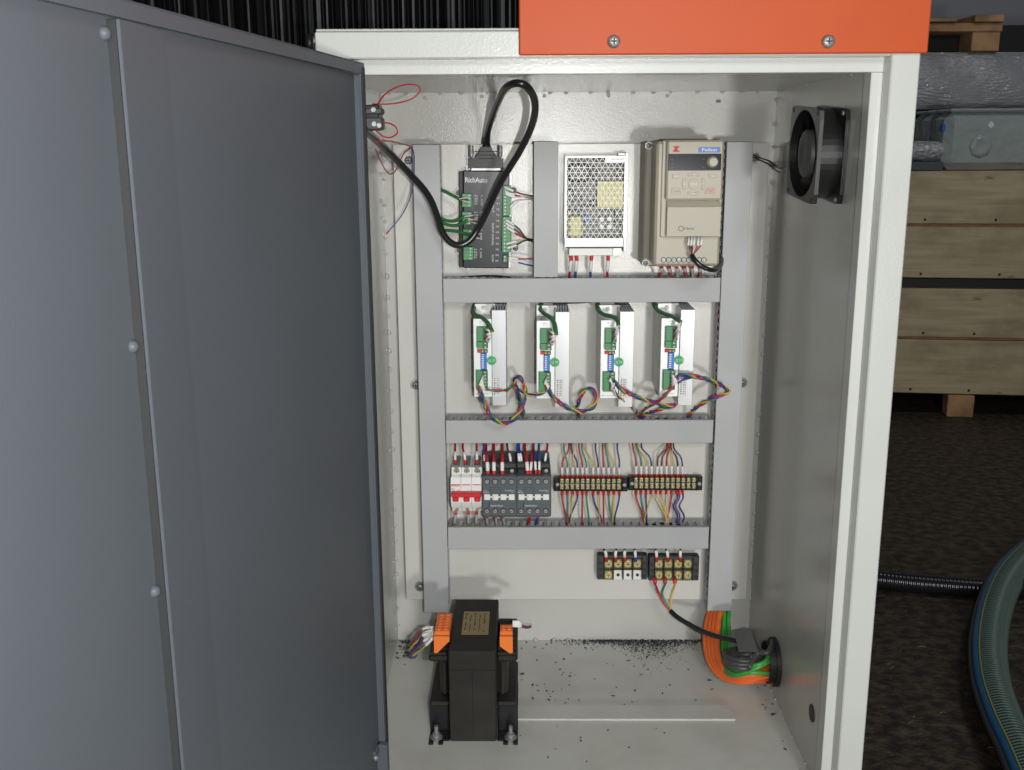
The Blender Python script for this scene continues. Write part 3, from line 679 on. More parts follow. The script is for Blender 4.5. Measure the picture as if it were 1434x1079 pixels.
def button(poly, edge, nm='button', red=False):
    c = sum((P(*Z4(x, y), yk) for x, y in poly), Vector())/len(poly)
    pts = [P(*Z4(x, y), yk) for x, y in poly]
    big = [c+(q-c)*1.0 for q in pts]; small = [c+(q-c)*edge for q in pts]
    g = MB().prism([q+Vector((0, -.0003, 0)) for q in big], (0, .0005, 0)).build(nm, C['inkr'] if red else C['beige2'], kp)
    MB().prism([q+Vector((0, -.0009, 0)) for q in small], (0, .0008, 0)).build('key_cap', C['beige'], g)
button([(405, 532), (518, 532), (490, 592), (405, 592)], .88); button([(895, 530), (1006, 530), (1006, 585), (915, 585)], .88)
button([(398, 720), (500, 720), (535, 806), (396, 806)], .9); button([(892, 720), (1000, 720), (994, 800), (852, 800)], .93, red=True)
button([(697+68*math.cos(t*math.pi/12), 667+78*math.sin(t*math.pi/12)) for t in range(24)], .92)
def arcb(a0, a1, r0=118, r1=160):
    n = 6; o = [(697+r1*math.cos(R(a0+(a1-a0)*k/n)), 667+r1*math.sin(R(a0+(a1-a0)*k/n))) for k in range(n+1)]
    i = [(697+r0*math.cos(R(a0+(a1-a0)*k/n)), 667+r0*math.sin(R(a0+(a1-a0)*k/n))) for k in range(n, -1, -1)]
    for r2, nmat, yo in ((0, C['beige2'], .0003), (6, C['beige'], .0009)):
        m = MB()
        for k in range(n):
            A = R(a0+(a1-a0)*k/n)+(R(3) if r2 and k == 0 else 0); B = R(a0+(a1-a0)*(k+1)/n)-(R(3) if r2 and k == n-1 else 0)
            q = [(697+rr*math.cos(t), 667+rr*math.sin(t)) for rr, t in ((r0+r2, A), (r1-r2, A), (r1-r2, B), (r0+r2, B))]
            m.prism([P(*Z4(x, y), yk)+Vector((0, -yo, 0)) for x, y in q], (0, yo, 0))
        if r2 == 0: g = m.build('button', nmat, kp)
        else: m.build('key_cap', nmat, g)
for c0 in (-90, 0, 90, 180): arcb(c0-33, c0+33)
for x, y, tr in ((712, 537, 0), (694, 800, 2), (572, 670, 1), (832, 664, 3)):
    s = 9; tri = [[(0, -s), (s, s), (-s, s)], [(-s, 0), (s, -s), (s, s)], [(0, s), (-s, -s), (s, -s)], [(s, 0), (-s, s), (-s, -s)]][tr]
    MB().prism([P(*Z4(x+a_, y+b_), yk-.0011) for a_, b_ in tri], (0, .0003, 0)).build('arrow_mark', C['inkw'], kp)
text('ENTER', 645, 655, 752, 684, yk-.0010, C['inkw'], kp, Z=Z4); text('PRG', 430, 552, 490, 572, yk-.0010, C['inkw'], kp, Z=Z4); text('SHF', 945, 548, 985, 570, yk-.0010, C['inkw'], kp, Z=Z4)
text('RUN', 435, 755, 508, 778, yk-.0010, C['inkg'], kp, Z=Z4); text('STOP', 905, 738, 980, 756, yk-.0010, C['inkr'], kp, Z=Z4); text('RESET', 905, 764, 975, 782, yk-.0010, C['inkr'], kp, Z=Z4)
text('10min', 823, 658, 880, 672, yv-.0022, C['ink'], vf, Z=Z2)
n = 20; q = P(*Z2(804, 666), yv-.0026)
MB().ringplate([q+Vector((.0032*math.cos(6.283*k/n), 0, .0032*math.sin(6.283*k/n))) for k in range(n)], [q+Vector((.0026*math.cos(6.283*k/n), 0, .0026*math.sin(6.283*k/n))) for k in range(n)], (0, .0002, 0)).build('printed_circle', C['ink'], vf)
yy = yv+.012
for k, x in enumerate((702, 732, 762, 791, 820, 849, 879, 908, 937)):
    m = MB(); p = P(*Z2(x, 848), yy); m.mat(1).lathe((p.x, yy+.0002, p.z), (0, -1, 0), [(0, .0034), (.0003, .0034)], 14)
    m.mat(0).lathe((p.x, yy-.0001, p.z), (0, -1, 0), [(0, .0026), (.0006, .0024)], 12); m.mat(1).box((p.x-.0018, yy-.0009, p.z-.0003), (p.x+.0018, yy-.0004, p.z+.0003))
    m.build('terminal_screw', [C['steel'], C['ink']], vf)
    text(('E', 'R', 'S', 'T', 'P+', 'PB', 'U', 'V', 'W')[k], x-7, 868, x+7, 880, yy, C['inkg'], vf, Z=Z2)
for x, y in ((619, 184), (600, 868)):
    u, v = Z2(x, y); bolt(u, v, -.0605 if False else -.062, .0038, vf, 'mounting_screw', washer=True, length=.004)
# inverter wires
for k in range(6):
    cc = ('red', 'red', 'white', 'red', 'white', 'red')[k]
    x = 690+k*44
    wire([P(*Z2(x+random.uniform(-25, 25), 962), -.02), P(*Z2(x+random.uniform(-12, 12), 930), -.05), P(*Z2(x, 880), -.085)], cc, '%s wire below the beige inverter, %s from the left of six' % (cc, ORD[k]), .0019, sleeve=True, ferrule=1.5, group='thick wires below the inverter', sl=.018, sr=1.35)
cc_ = thing('control_cable', 'dark control cable curving round the lower right corner of the inverter', 'cable', P(975, 360, -.14))
MB().tube([P(*Z2(868, 820), yv-.006), P(*Z2(890, 855), yv-.012), P(*Z2(930, 888), yv-.013), P(*Z2(985, 907), yv-.008), P(*Z2(1025, 895), -.10), P(*Z2(1040, 850), -.07), P(*Z2(1022, 815), -.05)], .0029, 9).build('jacket', C['cable'], cc_)
for k, (x, cc) in enumerate(((850, 'brown'), (866, 'black'), (882, 'white'), (905, 'red'), (925, 'brown'))):
    e = P(*Z2(868, 822), yv-.006)
    MB().tube([e, P(*Z2((x+872)/2, 790), yv-.007), P(*Z2(x-2, 755), yv-.004), P(*Z2(x, 712), yv+.003)], .0008, 6).build('core', WC[cc], cc_)
    MB().tube([P(*Z2(x-4, 765), yv-.006), P(*Z2(x, 716), yv-.001)], .0014, 7, raw=True).build('label_sleeve', C['sleeve'], cc_)

# ================================================================ STEPPER DRIVERS
Zd = zf(4.905, 620, 400); Ze = zf(7.2, 655, 430); ydr = -.085
def driver():
    t = thing('stepper_driver', 'x', 'stepper driver', P(676, 556, -.001), 'silver stepper motor drivers in a row')
    bx(MB(), Zd, 213, 230, 338, 765, ydr, ydr+.0012, .0003).build('front_plate', C['whitemetal'], t)
    a = P(*Zd(214, 500), ydr); b = P(*Zd(337, 500), ydr); zt_ = P(*Zd(270, 231), ydr).z; zb_ = P(*Zd(270, 764), ydr).z
    MB().box((a.x, ydr+.0012, zb_), (b.x, -.001, zt_), .0005).build('case', C['zinc'], t)
    # back bracket with slot
    MB().box((a.x, -.044, zt_-.001), (b.x+.004, -.0425, zt_+.0135), .0004).build('mounting_bracket', C['zinc'], t)
    MB().lathe(((a.x+b.x)/2, -.0442, zt_+.008), (0, -1, 0), [(0, .003), (.0012, .0028)], 12).build('bracket_screw', C['steel'], t)
    # finned heat sink: spine in front, fins going back
    h0 = P(*Zd(338.5, 500), ydr-.004).x; h1 = P(*Zd(436, 500), ydr-.004).x; hz1 = P(*Zd(387, 170), ydr-.004).z; hz0 = P(*Zd(387, 826), ydr-.004).z
    m = MB().box((h0, ydr-.004, hz0), (h1, ydr-.0015, hz1), .0004)
    for k in range(5): gx = h0+(h1-h0)*(k+1)/6; m.box((gx-.0004, ydr-.0043, hz0+.0005), (gx+.0004, ydr-.0041, hz1-.0005))
    n = 6
    for k in range(n):
        x0 = h0+(h1-h0-.0016)*k/(n-1); m.box((x0, ydr-.0015, hz0), (x0+.0016, -.001, hz1))
    m.box((h0+.0017, -.030, hz0+.001), (h1-.0017, -.028, hz1-.001))
    m.build('heat_sink', C['alu'], t)
    def tb(x0, y0, x1, y1, n, nm='terminal_block', split=.45):
        bx(MB(), Ze, x0, y0, x1, y1, ydr-.0085, ydr-.0001, .0005).build(nm, C['green'], t); par = [o for o in kids(t) if o.name.startswith(nm)][-1]
        xs = x0+(x1-x0)*split+8
        bx(MB(), Ze, xs, y0+2, x1+3, y1-2, ydr-.0095, ydr-.0086).build('clamp_row', C['dkgreen'], par)
        for k in range(n):
            v = y0+(y1-y0)*(k+.5)/n; p = P(*Ze(xs+(x1-xs)*.55, v), ydr-.0095)
            MB().box((p.x-.0013, ydr-.0101, p.z-.0010), (p.x+.0013, ydr-.0096, p.z+.0010)).build('clamp', C['steel'], par)
            if k: bx(MB(), Ze, x0+2, y0+(y1-y0)*k/n-1, xs-2, y0+(y1-y0)*k/n+1, ydr-.0088, ydr-.0084).build('divider_line', C['dkgreen'], par)
    tb(92, 204, 206, 348, 5); tb(92, 352, 202, 422, 2); tb(86, 644, 200, 842, 6)
    bx(MB(), Ze, 98, 432, 140, 464, ydr-.004, ydr-.0001, .0003).build('indicator', C['inkr'], t)
    bx(MB(), Ze, 141, 432, 202, 464, ydr-.0035, ydr-.0001).build('indicator_base', C['dkgreen'], t)
    for x in (150, 182):
        p = P(*Ze(x, 450), ydr-.004); MB().ball(p, .0013, 8, 5).build('indicator_lamp', C['yel'], t)
    bx(MB(), Ze, 132, 470, 192, 632, ydr-.005, ydr-.0001, .0004).build('switch_bank', C['blue'], t)
    sw = [o for o in kids(t) if o.name.startswith('switch_bank')][-1]
    for k in range(8):
        y0 = 478+k*19; bx(MB(), Ze, 140, y0, 162, y0+9, ydr-.0056, ydr-.0051).build('switch_slider', C['white_p'], sw)
    p = P(*Ze(243, 543), ydr-.0043)
    stk = MB().lathe((p.x, ydr-.0043, p.z), (0, 1, 0), [(0, .0058), (.0003, .0058)], 26).build('round_sticker', C['stick'], t)
    text('SZ', 208, 532, 233, 556, ydr-.0043, C['inkw'], stk, Z=Ze); text('OK', 244, 528, 280, 552, ydr-.0043, C['inkw'], stk, Z=Ze)
    lb = bx(MB(), Ze, 258, 706, 330, 906, ydr-.0043, ydr-.0039).build('paper_label', C['paper'], t)
    m = MB()
    for k in range(16):
        x = 264+(k//8)*30; m0 = 720+k % 8*22; bx(m, Ze, x, m0, x+20-random.random()*4, m0+6+random.random()*5, ydr-.0045, ydr-.0043)
    tag(m.build('printed_lines', C['inkg'], lb, fix=False), kind=None)
    m = MB()
    text('ENA PUL', 115, 140, 170, 158, ydr, C['inkg'], t, Z=Ze); text('PWR/ALM', 120, 168, 180, 178, ydr, C['inkg'], t, Z=Ze); text('GND +V A+ A- B+ B-', 75, 872, 212, 886, ydr, C['inkg'], t, Z=Ze)
    return t
drv = driver(); base_l = drv.location.copy(); ref = P(663.4, 502, ydr)
DL = ['leftmost silver stepper driver, rainbow wires drooping from its lower green terminal',
      'silver stepper driver second from the left, rainbow wires running right into a ring',
      'silver stepper driver third from the left, red wires looping at its upper terminal',
      'rightmost silver stepper driver, rainbow wires leaving to the right upright duct']
dpos = []
for k, (u, v) in enumerate(((663.4, 502), (751.5, 504.5), (841, 504), (925, 501.5))):
    o = drv if k == 0 else copy_tree(drv); q = P(u, v, ydr)-ref; o.location = base_l+Vector((q.x, 0, q.z)); o['label'] = DL[k]; dpos.append(q)
# green cables entering each driver top
for k, (pts, Z) in enumerate((([(230, 118), (215, 170), (225, 200), (275, 225), (315, 265), (340, 318)], Zd), ([(680, 118), (672, 165), (700, 195), (745, 225), (770, 270), (780, 340)], Zd),
        ([(135, 112), (140, 170), (175, 200), (235, 215), (268, 240), (275, 272)], zf(4.904, 810, 400)), ([(520, 112), (540, 165), (590, 195), (640, 212), (680, 235), (702, 250)], zf(4.904, 810, 400)))):
    t = thing('driver_cable', 'dark green cable bending down to the top terminal of the %s stepper driver' % ('leftmost', 'second', 'third', 'rightmost')[k], 'cable', P(*Z(*pts[-1]), ydr-.02), 'green cables at the stepper drivers')
    yyy = [-.03, -.05, -.068, -.088, -.104, -.112]
    MB().tube([P(*Z(*p), y_) for p, y_ in zip(pts, yyy)], .0027, 9).build('jacket', C['gcable2'], t)
    e = P(*Z(*pts[-1]), -.112); tx = P(676, 468, ydr-.010)+dpos[k]
    for j, cc in enumerate(('white', 'brown', 'white', 'red', 'white')):
        d = tx+Vector((.002, 0, .008-.0045*j))
        MB().tube([e, e.lerp(d, .35)+Vector((.003-.001*j, -.004, -.002*j)), e.lerp(d, .75)+Vector((0, -.004, 0)), d], .0009, 6).build('core', WC[cc], t)
        if cc == 'white': MB().tube([e.lerp(d, .3)+Vector((.001, -.005, 0)), e.lerp(d, .85)+Vector((0, -.004, 0))], .0015, 7, raw=True).build('label_sleeve', C['sleeve'], t)
# twisted rainbow bundles
def bundle(pts, label, cols=('red', 'yellow', 'green', 'navy', 'purple'), r=.0011, R_=.0018, pitch=.034, fan=None, cat='wire bundle'):
    p = catmull([P(*q) for q in pts], 8); t = thing('wire_bundle', label, cat, p[0], 'rainbow wire bundles at the stepper drivers')
    acc = [0]
    for i in range(1, len(p)): acc.append(acc[-1]+(p[i]-p[i-1]).length)
    for j, cc in enumerate(cols):
        out = []
        for i in range(len(p)):
            tg = (p[min(i+1, len(p)-1)]-p[max(i-1, 0)]).normalized(); a = Vector((0, -1, 0)); x = tg.cross(a)
            if x.length < .1: x = Vector((1, 0, 0))
            x.normalize(); y = tg.cross(x).normalized(); an = 2*math.pi*(acc[i]/pitch+j/len(cols))+.5*math.sin(j*2.1+acc[i]*40)
            rr = R_*(1+.35*math.sin(j*3+acc[i]*70)); out.append(p[i]+x*math.cos(an)*rr+y*math.sin(an)*rr)
        if fan: out = [fan+Vector((.0, -.001, .008-.0042*j)), (fan+out[0])/2+Vector((.001*j-.002, -.006, .003-.0012*j))]+out
        MB().tube(out, r, 6, 1, raw=True).build('wire', WC[cc], t)
        if fan: MB().tube([fan+Vector((.0, -.002, .008-.0042*j)), (fan+out[2])/2+Vector((.001*j-.002, -.0065, .003-.0012*j))], r*1.5, 6, raw=True).build('label_sleeve', C['sleeve'], t)
    return t
Zg = zf(4.904, 810, 400)
def zp(Z, x, y, yy): return (*Z(x, y), yy)
f0 = P(677, 535, ydr-.010)
bundle([zp(Zd, 262, 730, -.105), zp(Zd, 280, 790, -.108), zp(Zd, 310, 860, -.105), zp(Zd, 360, 925, -.098), zp(Zd, 430, 948, -.09), zp(Zd, 490, 920, -.08), zp(Zd, 535, 850, -.07), zp(Zd, 562, 770, -.065), zp(Zd, 562, 690, -.06), zp(Zd, 530, 632, -.056), zp(Zd, 500, 640, -.052), zp(Zd, 500, 690, -.048), zp(Zd, 530, 780, -.04), zp(Zd, 548, 850, -.03), zp(Zd, 555, 915, -.018)], 'rainbow wire bundle drooping in a big loop below the leftmost stepper driver', fan=f0+dpos[0]+Vector((0, 0, 0)))
bundle([zp(Zd, 300, 712, -.10), zp(Zd, 350, 722, -.1), zp(Zd, 410, 722, -.095), zp(Zd, 460, 710, -.085), zp(Zd, 498, 685, -.07)], 'thin red and green wires crossing the label of the leftmost driver', ('red', 'green'), R_=.0012)
bundle([zp(Zd, 500, 690, -.06), zp(Zd, 540, 725, -.07), zp(Zd, 590, 748, -.08), zp(Zd, 640, 752, -.092), zp(Zd, 700, 732, -.098)], 'thin yellow and blue wires reaching the foot of the second driver', ('yellow', 'navy'), R_=.0012)
bundle([zp(Zd, 722, 700, -.105), zp(Zd, 755, 765, -.105), zp(Zd, 810, 810, -.10), zp(Zd, 880, 850, -.095), zp(Zd, 960, 868, -.09), zp(Zg, 45, 862, -.085), zp(Zg, 105, 830, -.08), zp(Zg, 122, 770, -.075), zp(Zg, 90, 715, -.07), zp(Zg, 40, 722, -.066), zp(Zg, 8, 780, -.06), zp(Zg, -8, 850, -.045), zp(Zg, 5, 905, -.02)], 'rainbow wire bundle from the second driver curled into a ring', fan=f0+dpos[1])
bundle([zp(Zg, 240, 650, -.105), zp(Zg, 290, 710, -.105), zp(Zg, 360, 745, -.102), zp(Zg, 440, 780, -.098), zp(Zg, 520, 805, -.09), zp(Zg, 600, 825, -.085), zp(Zg, 660, 822, -.08), zp(Zg, 620, 835, -.075), zp(Zg, 540, 855, -.06), zp(Zg, 470, 885, -.04), zp(Zg, 425, 905, -.02)], 'rainbow wire bundle running right below the third and rightmost drivers', fan=f0+dpos[2])
bundle([zp(Zg, 235, 710, -.10), zp(Zg, 270, 760, -.095), zp(Zg, 330, 800, -.085), zp(Zg, 385, 850, -.06), zp(Zg, 415, 895, -.02)], 'thin black yellow and blue wires dropping from the third driver', ('yellow', 'navy', 'white'), R_=.0012)
bundle([zp(Zg, 650, 690, -.10), zp(Zg, 600, 750, -.1), zp(Zg, 540, 800, -.09), zp(Zg, 450, 855, -.06), zp(Zg, 410, 900, -.02)], 'red and green wires slanting down left from the rightmost driver', ('red', 'green', 'red'), R_=.0013)
bundle([zp(Zg, 690, 615, -.105), zp(Zg, 760, 620, -.105), zp(Zg, 850, 635, -.10), zp(Zg, 940, 665, -.09), zp(Zg, 1000, 700, -.08), zp(Zg, 1030, 725, -.075), zp(Zg, 990, 750, -.072), zp(Zg, 900, 785, -.065), zp(Zg, 820, 830, -.05), zp(Zg, 745, 905, -.02)], 'rainbow wire bundle bent in a sharp point over the right upright duct', fan=f0+dpos[3]+Vector((0, 0, .002)))
bundle([zp(Zg, 680, 668, -.1), zp(Zg, 740, 640, -.1), zp(Zg, 800, 630, -.1)], 'short dark blue wire joining the bundle right of the rightmost driver', ('navy', 'navy'), R_=.0009)

# ================================================================ BREAKER
Z5 = zf(5.995, 610, 600)
br = thing('circuit_breaker', 'white three pole circuit breaker with a wide red toggle bar', 'breaker', P(653, 717, -.01))
ybr = -.068
def yz_prism(m, x0, x1, pts): return m.prism([(x0, y, z) for y, z in pts], (x1-x0, 0, 0))
xs = [P(*Z5(x, 500), ybr).x for x in (126, 212, 300, 388)]
zz = lambda y, d=ybr: P(*Z5(250, y), d).z
for k in range(3):
    m = MB(); x0, x1 = xs[k]+.0002, xs[k+1]-.0002
    yz_prism(m, x0, x1, [(-.001, zz(328, -.045)), (-.044, zz(330, -.045)), (-.050, zz(410, -.05)), (-.064, zz(412, -.064)), (ybr, zz(470)), (ybr, zz(545)), (ybr, zz(625)), (-.064, zz(660, -.064)), (-.048, zz(662, -.048)), (-.044, zz(698, -.045)), (-.001, zz(700, -.045))])
    m.build('pole_body', C['white_p'], br)
    po = [o for o in kids(br) if o.name.startswith('pole_body')][-1]
    xm = (x0+x1)/2
    for y_, d in ((365, -.047), (674, -.0455)):
        p = P(*Z5(160+k*90, y_), d-.002); m = MB(); m.lathe((xm, d+.001, p.z), (0, -1, 0), [(0, .0040), (.0012, .0040)], 16, False)
        m.mat(1).lathe((xm, d-.0003, p.z), (0, -1, 0), [(0, .0028), (.001, .0026)], 12); m.mat(2).box((xm-.0019, d-.0016, p.z-.0003), (xm+.0019, d-.0012, p.z+.0003)).box((xm-.0003, d-.0017, p.z-.0019), (xm+.0003, d-.0011, p.z+.0019))
        m.build('terminal_screw', [C['inkg'], C['brass'], C['ink']], po)
    m = MB().box((x0+.001, ybr-.0003, zz(478)), (x1-.001, ybr+.0002, zz(471))); m.build('red_line', C['inkr'], po)
    m = MB().box((x0+.003, -.049, zz(306, -.045)), (x1-.003, -.002, zz(328, -.045)), .001); m.build('wire_entry', C['inkg'], po)
text('DELIXI', 132, 470, 206, 487, ybr-.0003, C['inkr'], br, Z=Z5, bold=.02); text('DZ47s C32', 132, 500, 160, 530, ybr, C['inkg'], br, Z=Z5); text('CE', 182, 512, 203, 526, ybr, C['inkr'], br, Z=Z5)
for k, s in enumerate('531'): text(s, 208+k*90-4, 386, 216+k*90-4, 402, -.0505, C['ink'], br, Z=Z5)
tgm = MB(); bx(tgm, Z5, 132, 545, 384, 583, ybr-.010, ybr-.0002, .001)
for k in range(3): bx(tgm, Z5, 143+k*92, 580, 193+k*92, 620, ybr-.007, ybr-.0002, .001)
tgm.build('toggle_bar', C['red'], br)
# ================================================================ CONTACTORS
ycn = -.078
def contactor():
    t = thing('contactor', 'x', 'contactor', P(695, 724, -.01), 'dark grey contactors beside the breaker')
    m = MB(); bx(m, Z5, 391, 402, 683, 738, ycn, -.02, .0012).build('front_body', C['dgrey'], t)
    bx(MB(), Z5, 396, 296, 676, 404, ycn+.020, -.003, .0012).build('coil_body', C['dgrey2'], t)
    bx(MB(), Z5, 400, 250, 668, 300, ycn+.040, -.003, .0012).build('rear_body', C['dgrey2'], t)
    bx(MB(), Z5, 388, 700, 688, 745, ycn+.03, -.003, .0012).build('lower_base', C['dgrey2'], t)
    for k in range(4):
        x = 432+k*68.5
        for y_, d in ((446, ycn), (694, ycn)):
            p = P(*Z5(x, y_), d); m = MB(); m.lathe((p.x, d+.0003, p.z), (0, -1, 0), [(0, .0042), (.0004, .0042)], 14, False)
            m.mat(1).lathe((p.x, d-.0001, p.z), (0, -1, 0), [(0, .0031), (.0016, .0028)], 12)
            m.mat(0).box((p.x-.002, d-.0021, p.z-.0003), (p.x+.002, d-.0015, p.z+.0003)); m.build('terminal_screw', [C['ink'], C['steel']], t)
        bx(MB(), Z5, x-24, 556, x+26, 604, ycn-.0015, ycn-.0001, .0004).build('marker_tab', C['white_p'], t)
        if k < 3: bx(MB(), Z5, x+27, 572, x+43, 584, ycn-.0008, ycn-.0001).build('tab_link', C['white_p'], t)
        bx(MB(), Z5, x-30, 340, x+30, 403, ycn+.014, ycn+.0199, .0006).build('terminal_well', C['black'], t)
        if k == 3:
            p = P(*Z5(x+4, 355), ycn+.0138); MB().lathe(p, (0, -1, 0), [(0, .0028), (.0014, .0024)], 12).build('terminal_screw', C['steel'], t)
        bx(MB(), Z5, x-26, 728, x+22, 747, ycn+.010, ycn+.030, .0006).build('terminal_lip', C['dgrey'], t)
    bx(MB(), Z5, 458, 498, 535, 552, ycn-.0012, ycn-.0001, .0004).build('raised_cover', C['dgrey'], t)
    bx(MB(), Z5, 485, 570, 522, 606, ycn-.0035, ycn-.0015, .0004).build('actuator', C['white_p'], t)
    text('EasyPact', 585, 517, 662, 529, ycn, C['inkw'], t, Z=Z5); text('LC1N', 402, 520, 430, 530, ycn, C['inkw'], t, Z=Z5); text('TeSys', 630, 532, 660, 541, ycn, C['inkw'], t, Z=Z5)
    text('Schneider Electric', 460, 642, 566, 656, ycn, C['inkw'], t, Z=Z5); text('690V 25A', 402, 534, 450, 543, ycn, C['inkw'], t, Z=Z5)
    bx(MB(), Z5, 447, 622, 452, 664, ycn-.0008, ycn-.0001).build('mark_line', C['black'], t)
    return t
ct = contactor(); ct['label'] = 'dark grey contactor touching the white breaker, red wires on its top'
c2 = copy_tree(ct); q = P(*Z5(972, 500), ycn)-P(*Z5(683, 500), ycn); c2.location = ct.location+Vector((q.x, 0, 0)); c2['label'] = 'dark grey contactor right of its twin, blue wires on its top'
# DIN rail behind
MB().box((P(627, 690, -.002).x, -.003, P(650, 700, -.002).z), (P(776, 690, -.002).x, -.0005, P(650, 668, -.002).z), .0005).build('din_rail', C['zinc'], None)
tag(bpy.data.objects['din_rail'], 'zinc mounting rail behind the breaker and the two contactors', 'rail')
# wires on breaker / contactors
g = 'thick wires above the breaker and contactors'
for k, (x0, x1, cc, y1, lab) in enumerate((
   (165, 165, 'red', 300, 'red wire entering the left pole of the white breaker from above'), (228, 252, 'red', 300, 'red wire entering the middle pole of the white breaker from above'), (346, 346, 'red', 300, 'red wire entering the right pole of the white breaker from above'),
   (405, 412, 'blue', 330, 'blue wire leftmost above the left contactor'), (420, 440, 'red', 395, 'thick red wire leftmost above the left contactor'), (487, 490, 'red', 395, 'thick red wire second above the left contactor'), (558, 560, 'red', 395, 'thick red wire third above the left contactor'),
   (600, 637, 'brown', 315, 'thin brown wire rightmost above the left contactor'), (688, 703, 'blue', 318, 'blue wire leftmost above the right contactor'), (700, 725, 'blue', 318, 'second blue wire above the right contactor'),
   (745, 775, 'red', 392, 'thick red wire above the right contactor left of centre'), (820, 797, 'red', 392, 'thin red wire above the right contactor at centre'), (822, 842, 'navy', 388, 'dark blue wire above the right contactor right of centre'), (868, 872, 'blue', 388, 'bright blue wire above the right contactor right of centre'),
   (940, 915, 'red', 315, 'red wire rightmost above the right contactor'))):
    big = cc == 'red' and 'thick' in lab
    dz = ycn+.010 if y1 > 350 else (ycn+.032 if k > 2 else -.045)
    pts = [P(*Z5(x0, 110), -.018), P(*Z5(x0+(x1-x0)*.1, 170), -.03), P(*Z5(x0+(x1-x0)*.6, 170+(y1-170)*.4), dz*.75-.01), P(*Z5(x1, y1), dz)]
    wire(pts, cc, lab, .0021 if big else .0014, sleeve=True, ferrule=1.3, group=g, sl=.012, fl=.0055, sr=1.25)
g = 'thick wires below the breaker and contactors'
for k, (x0, x1, cc, lab) in enumerate(((172, 150, 'white', 'white sleeved wire below the left pole of the breaker'), (275, 275, 'white', 'white sleeved wire below the middle pole of the breaker'), (345, 340, 'white', 'white sleeved wire below the right pole of the breaker'),
   (427, 435, 'white', 'white sleeved wire leftmost below the left contactor'), (500, 515, 'white', 'white sleeved wire second below the left contactor'), (563, 580, 'white', 'white sleeved wire third below the left contactor'),
   (795, 775, 'red', 'red wire below the right contactor'), (862, 845, 'blue', 'blue wire below the right contactor'))):
    y0 = 700 if k < 3 else 735
    pts = [P(*Z5(x1, 815), -.018), P(*Z5((x0+x1)/2, 775), -.035), P(*Z5(x0, y0), -.05)]
    wire(pts, cc, lab, .0019, ferrule=1.2, group=g, fl=.005)

# ================================================================ TERMINAL STRIPS (12 way)
Z6 = zf(4.496, 760, 600)
def strip12(x0, x1, xa, xb, yt, yb_, label, tilt):
    y0 = -.022; t = thing('terminal_strip', label, 'terminal strip', P(*Z6((x0+x1)/2, (yt+yb_)/2), -.001), 'black twelve way terminal strips')
    bx(MB(), Z6, x0, yt, x1, yb_, -.012, -.0005, .0008).build('base', C['black'], t)
    for a, b in ((x0, xa-19), (xb+19, x1)):
        bx(MB(), Z6, a, yt+2, b, yb_-2, y0, -.0125, .001).build('end_block', C['black'], t)
        p = P(*Z6((a+b)/2+(6 if a == x0 else -4), (yt+yb_)/2), y0); MB().lathe(p, (0, -1, 0), [(-.001, .0028), (.0014, .0024)], 12).build('mounting_screw', C['steel'], t)
    for k in range(12):
        x = xa+(xb-xa)*k/11; w = (xb-xa)/11
        bx(MB(), Z6, x-w/2-1.6, yt, x-w/2+1.6, yb_, y0-.001, -.0121).build('divider', C['black'], t)
        bx(MB(), Z6, x-w/2+3, (yt+yb_)/2-5, x+w/2-3, (yt+yb_)/2+5, -.0165, -.0121).build('contact_bar', C['steel'], t)
        for yy_ in (yt+24, yb_-22):
            p = P(*Z6(x, yy_), -.017); m = MB()
            m.box((p.x-.0026, -.0145, p.z-.0030), (p.x+.0026, -.0121, p.z+.0030), .0004)
            m.lathe((p.x, -.0145, p.z), (0, -1, 0), [(0, .0024), (.0020, .0022)], 10); a = .6+k
            m.mat(1).prism([(p.x+.0019*math.cos(a+s)-0, -.0168, p.z+.0019*math.sin(a+s)) for s in (-.15, .15, 3.0, 3.29)], (0, .0005, 0))
            m.build('clamp_screw', [C['brass'], C['ink']], t)
    bx(MB(), Z6, xb+(xb-xa)/22-1.6, yt, xb+(xb-xa)/22+1.6, yb_, y0-.001, -.0121).build('divider', C['black'], t)
    t.rotation_euler = (0, R(tilt), 0); return t
strip12(70, 536, 122, 482, 312, 398, 'black twelve way terminal strip nearest the contactors', 0.3)
strip12(540, 1006, 590, 955, 305, 392, 'black twelve way terminal strip nearest the right upright duct', 0.2)
ORD = ['first', 'second', 'third', 'fourth', 'fifth', 'sixth', 'seventh', 'eighth', 'ninth', 'tenth', 'eleventh', 'twelfth']
SL = [('red', 168, 122, 152), ('green', 133, 155, 158), ('yellow', 196, 188, 178), ('navy', 180, 218, 166), ('red', 228, 250, 248), ('green', 246, 276, 292), ('yellow', 270, 317, 372), ('navy', 332, 350, 360), ('red', 378, 383, 384), ('green', 396, 415, 436), ('yellow', 408, 448, 440), ('navy', 470, 482, 450)]
BL = ['red', 'green', 'yellow', 'navy', 'red', 'green', 'navy', 'yellow', 'red', 'green', 'yellow', 'navy']
CN = {'navy': 'dark blue', 'cream': 'pale yellow'}
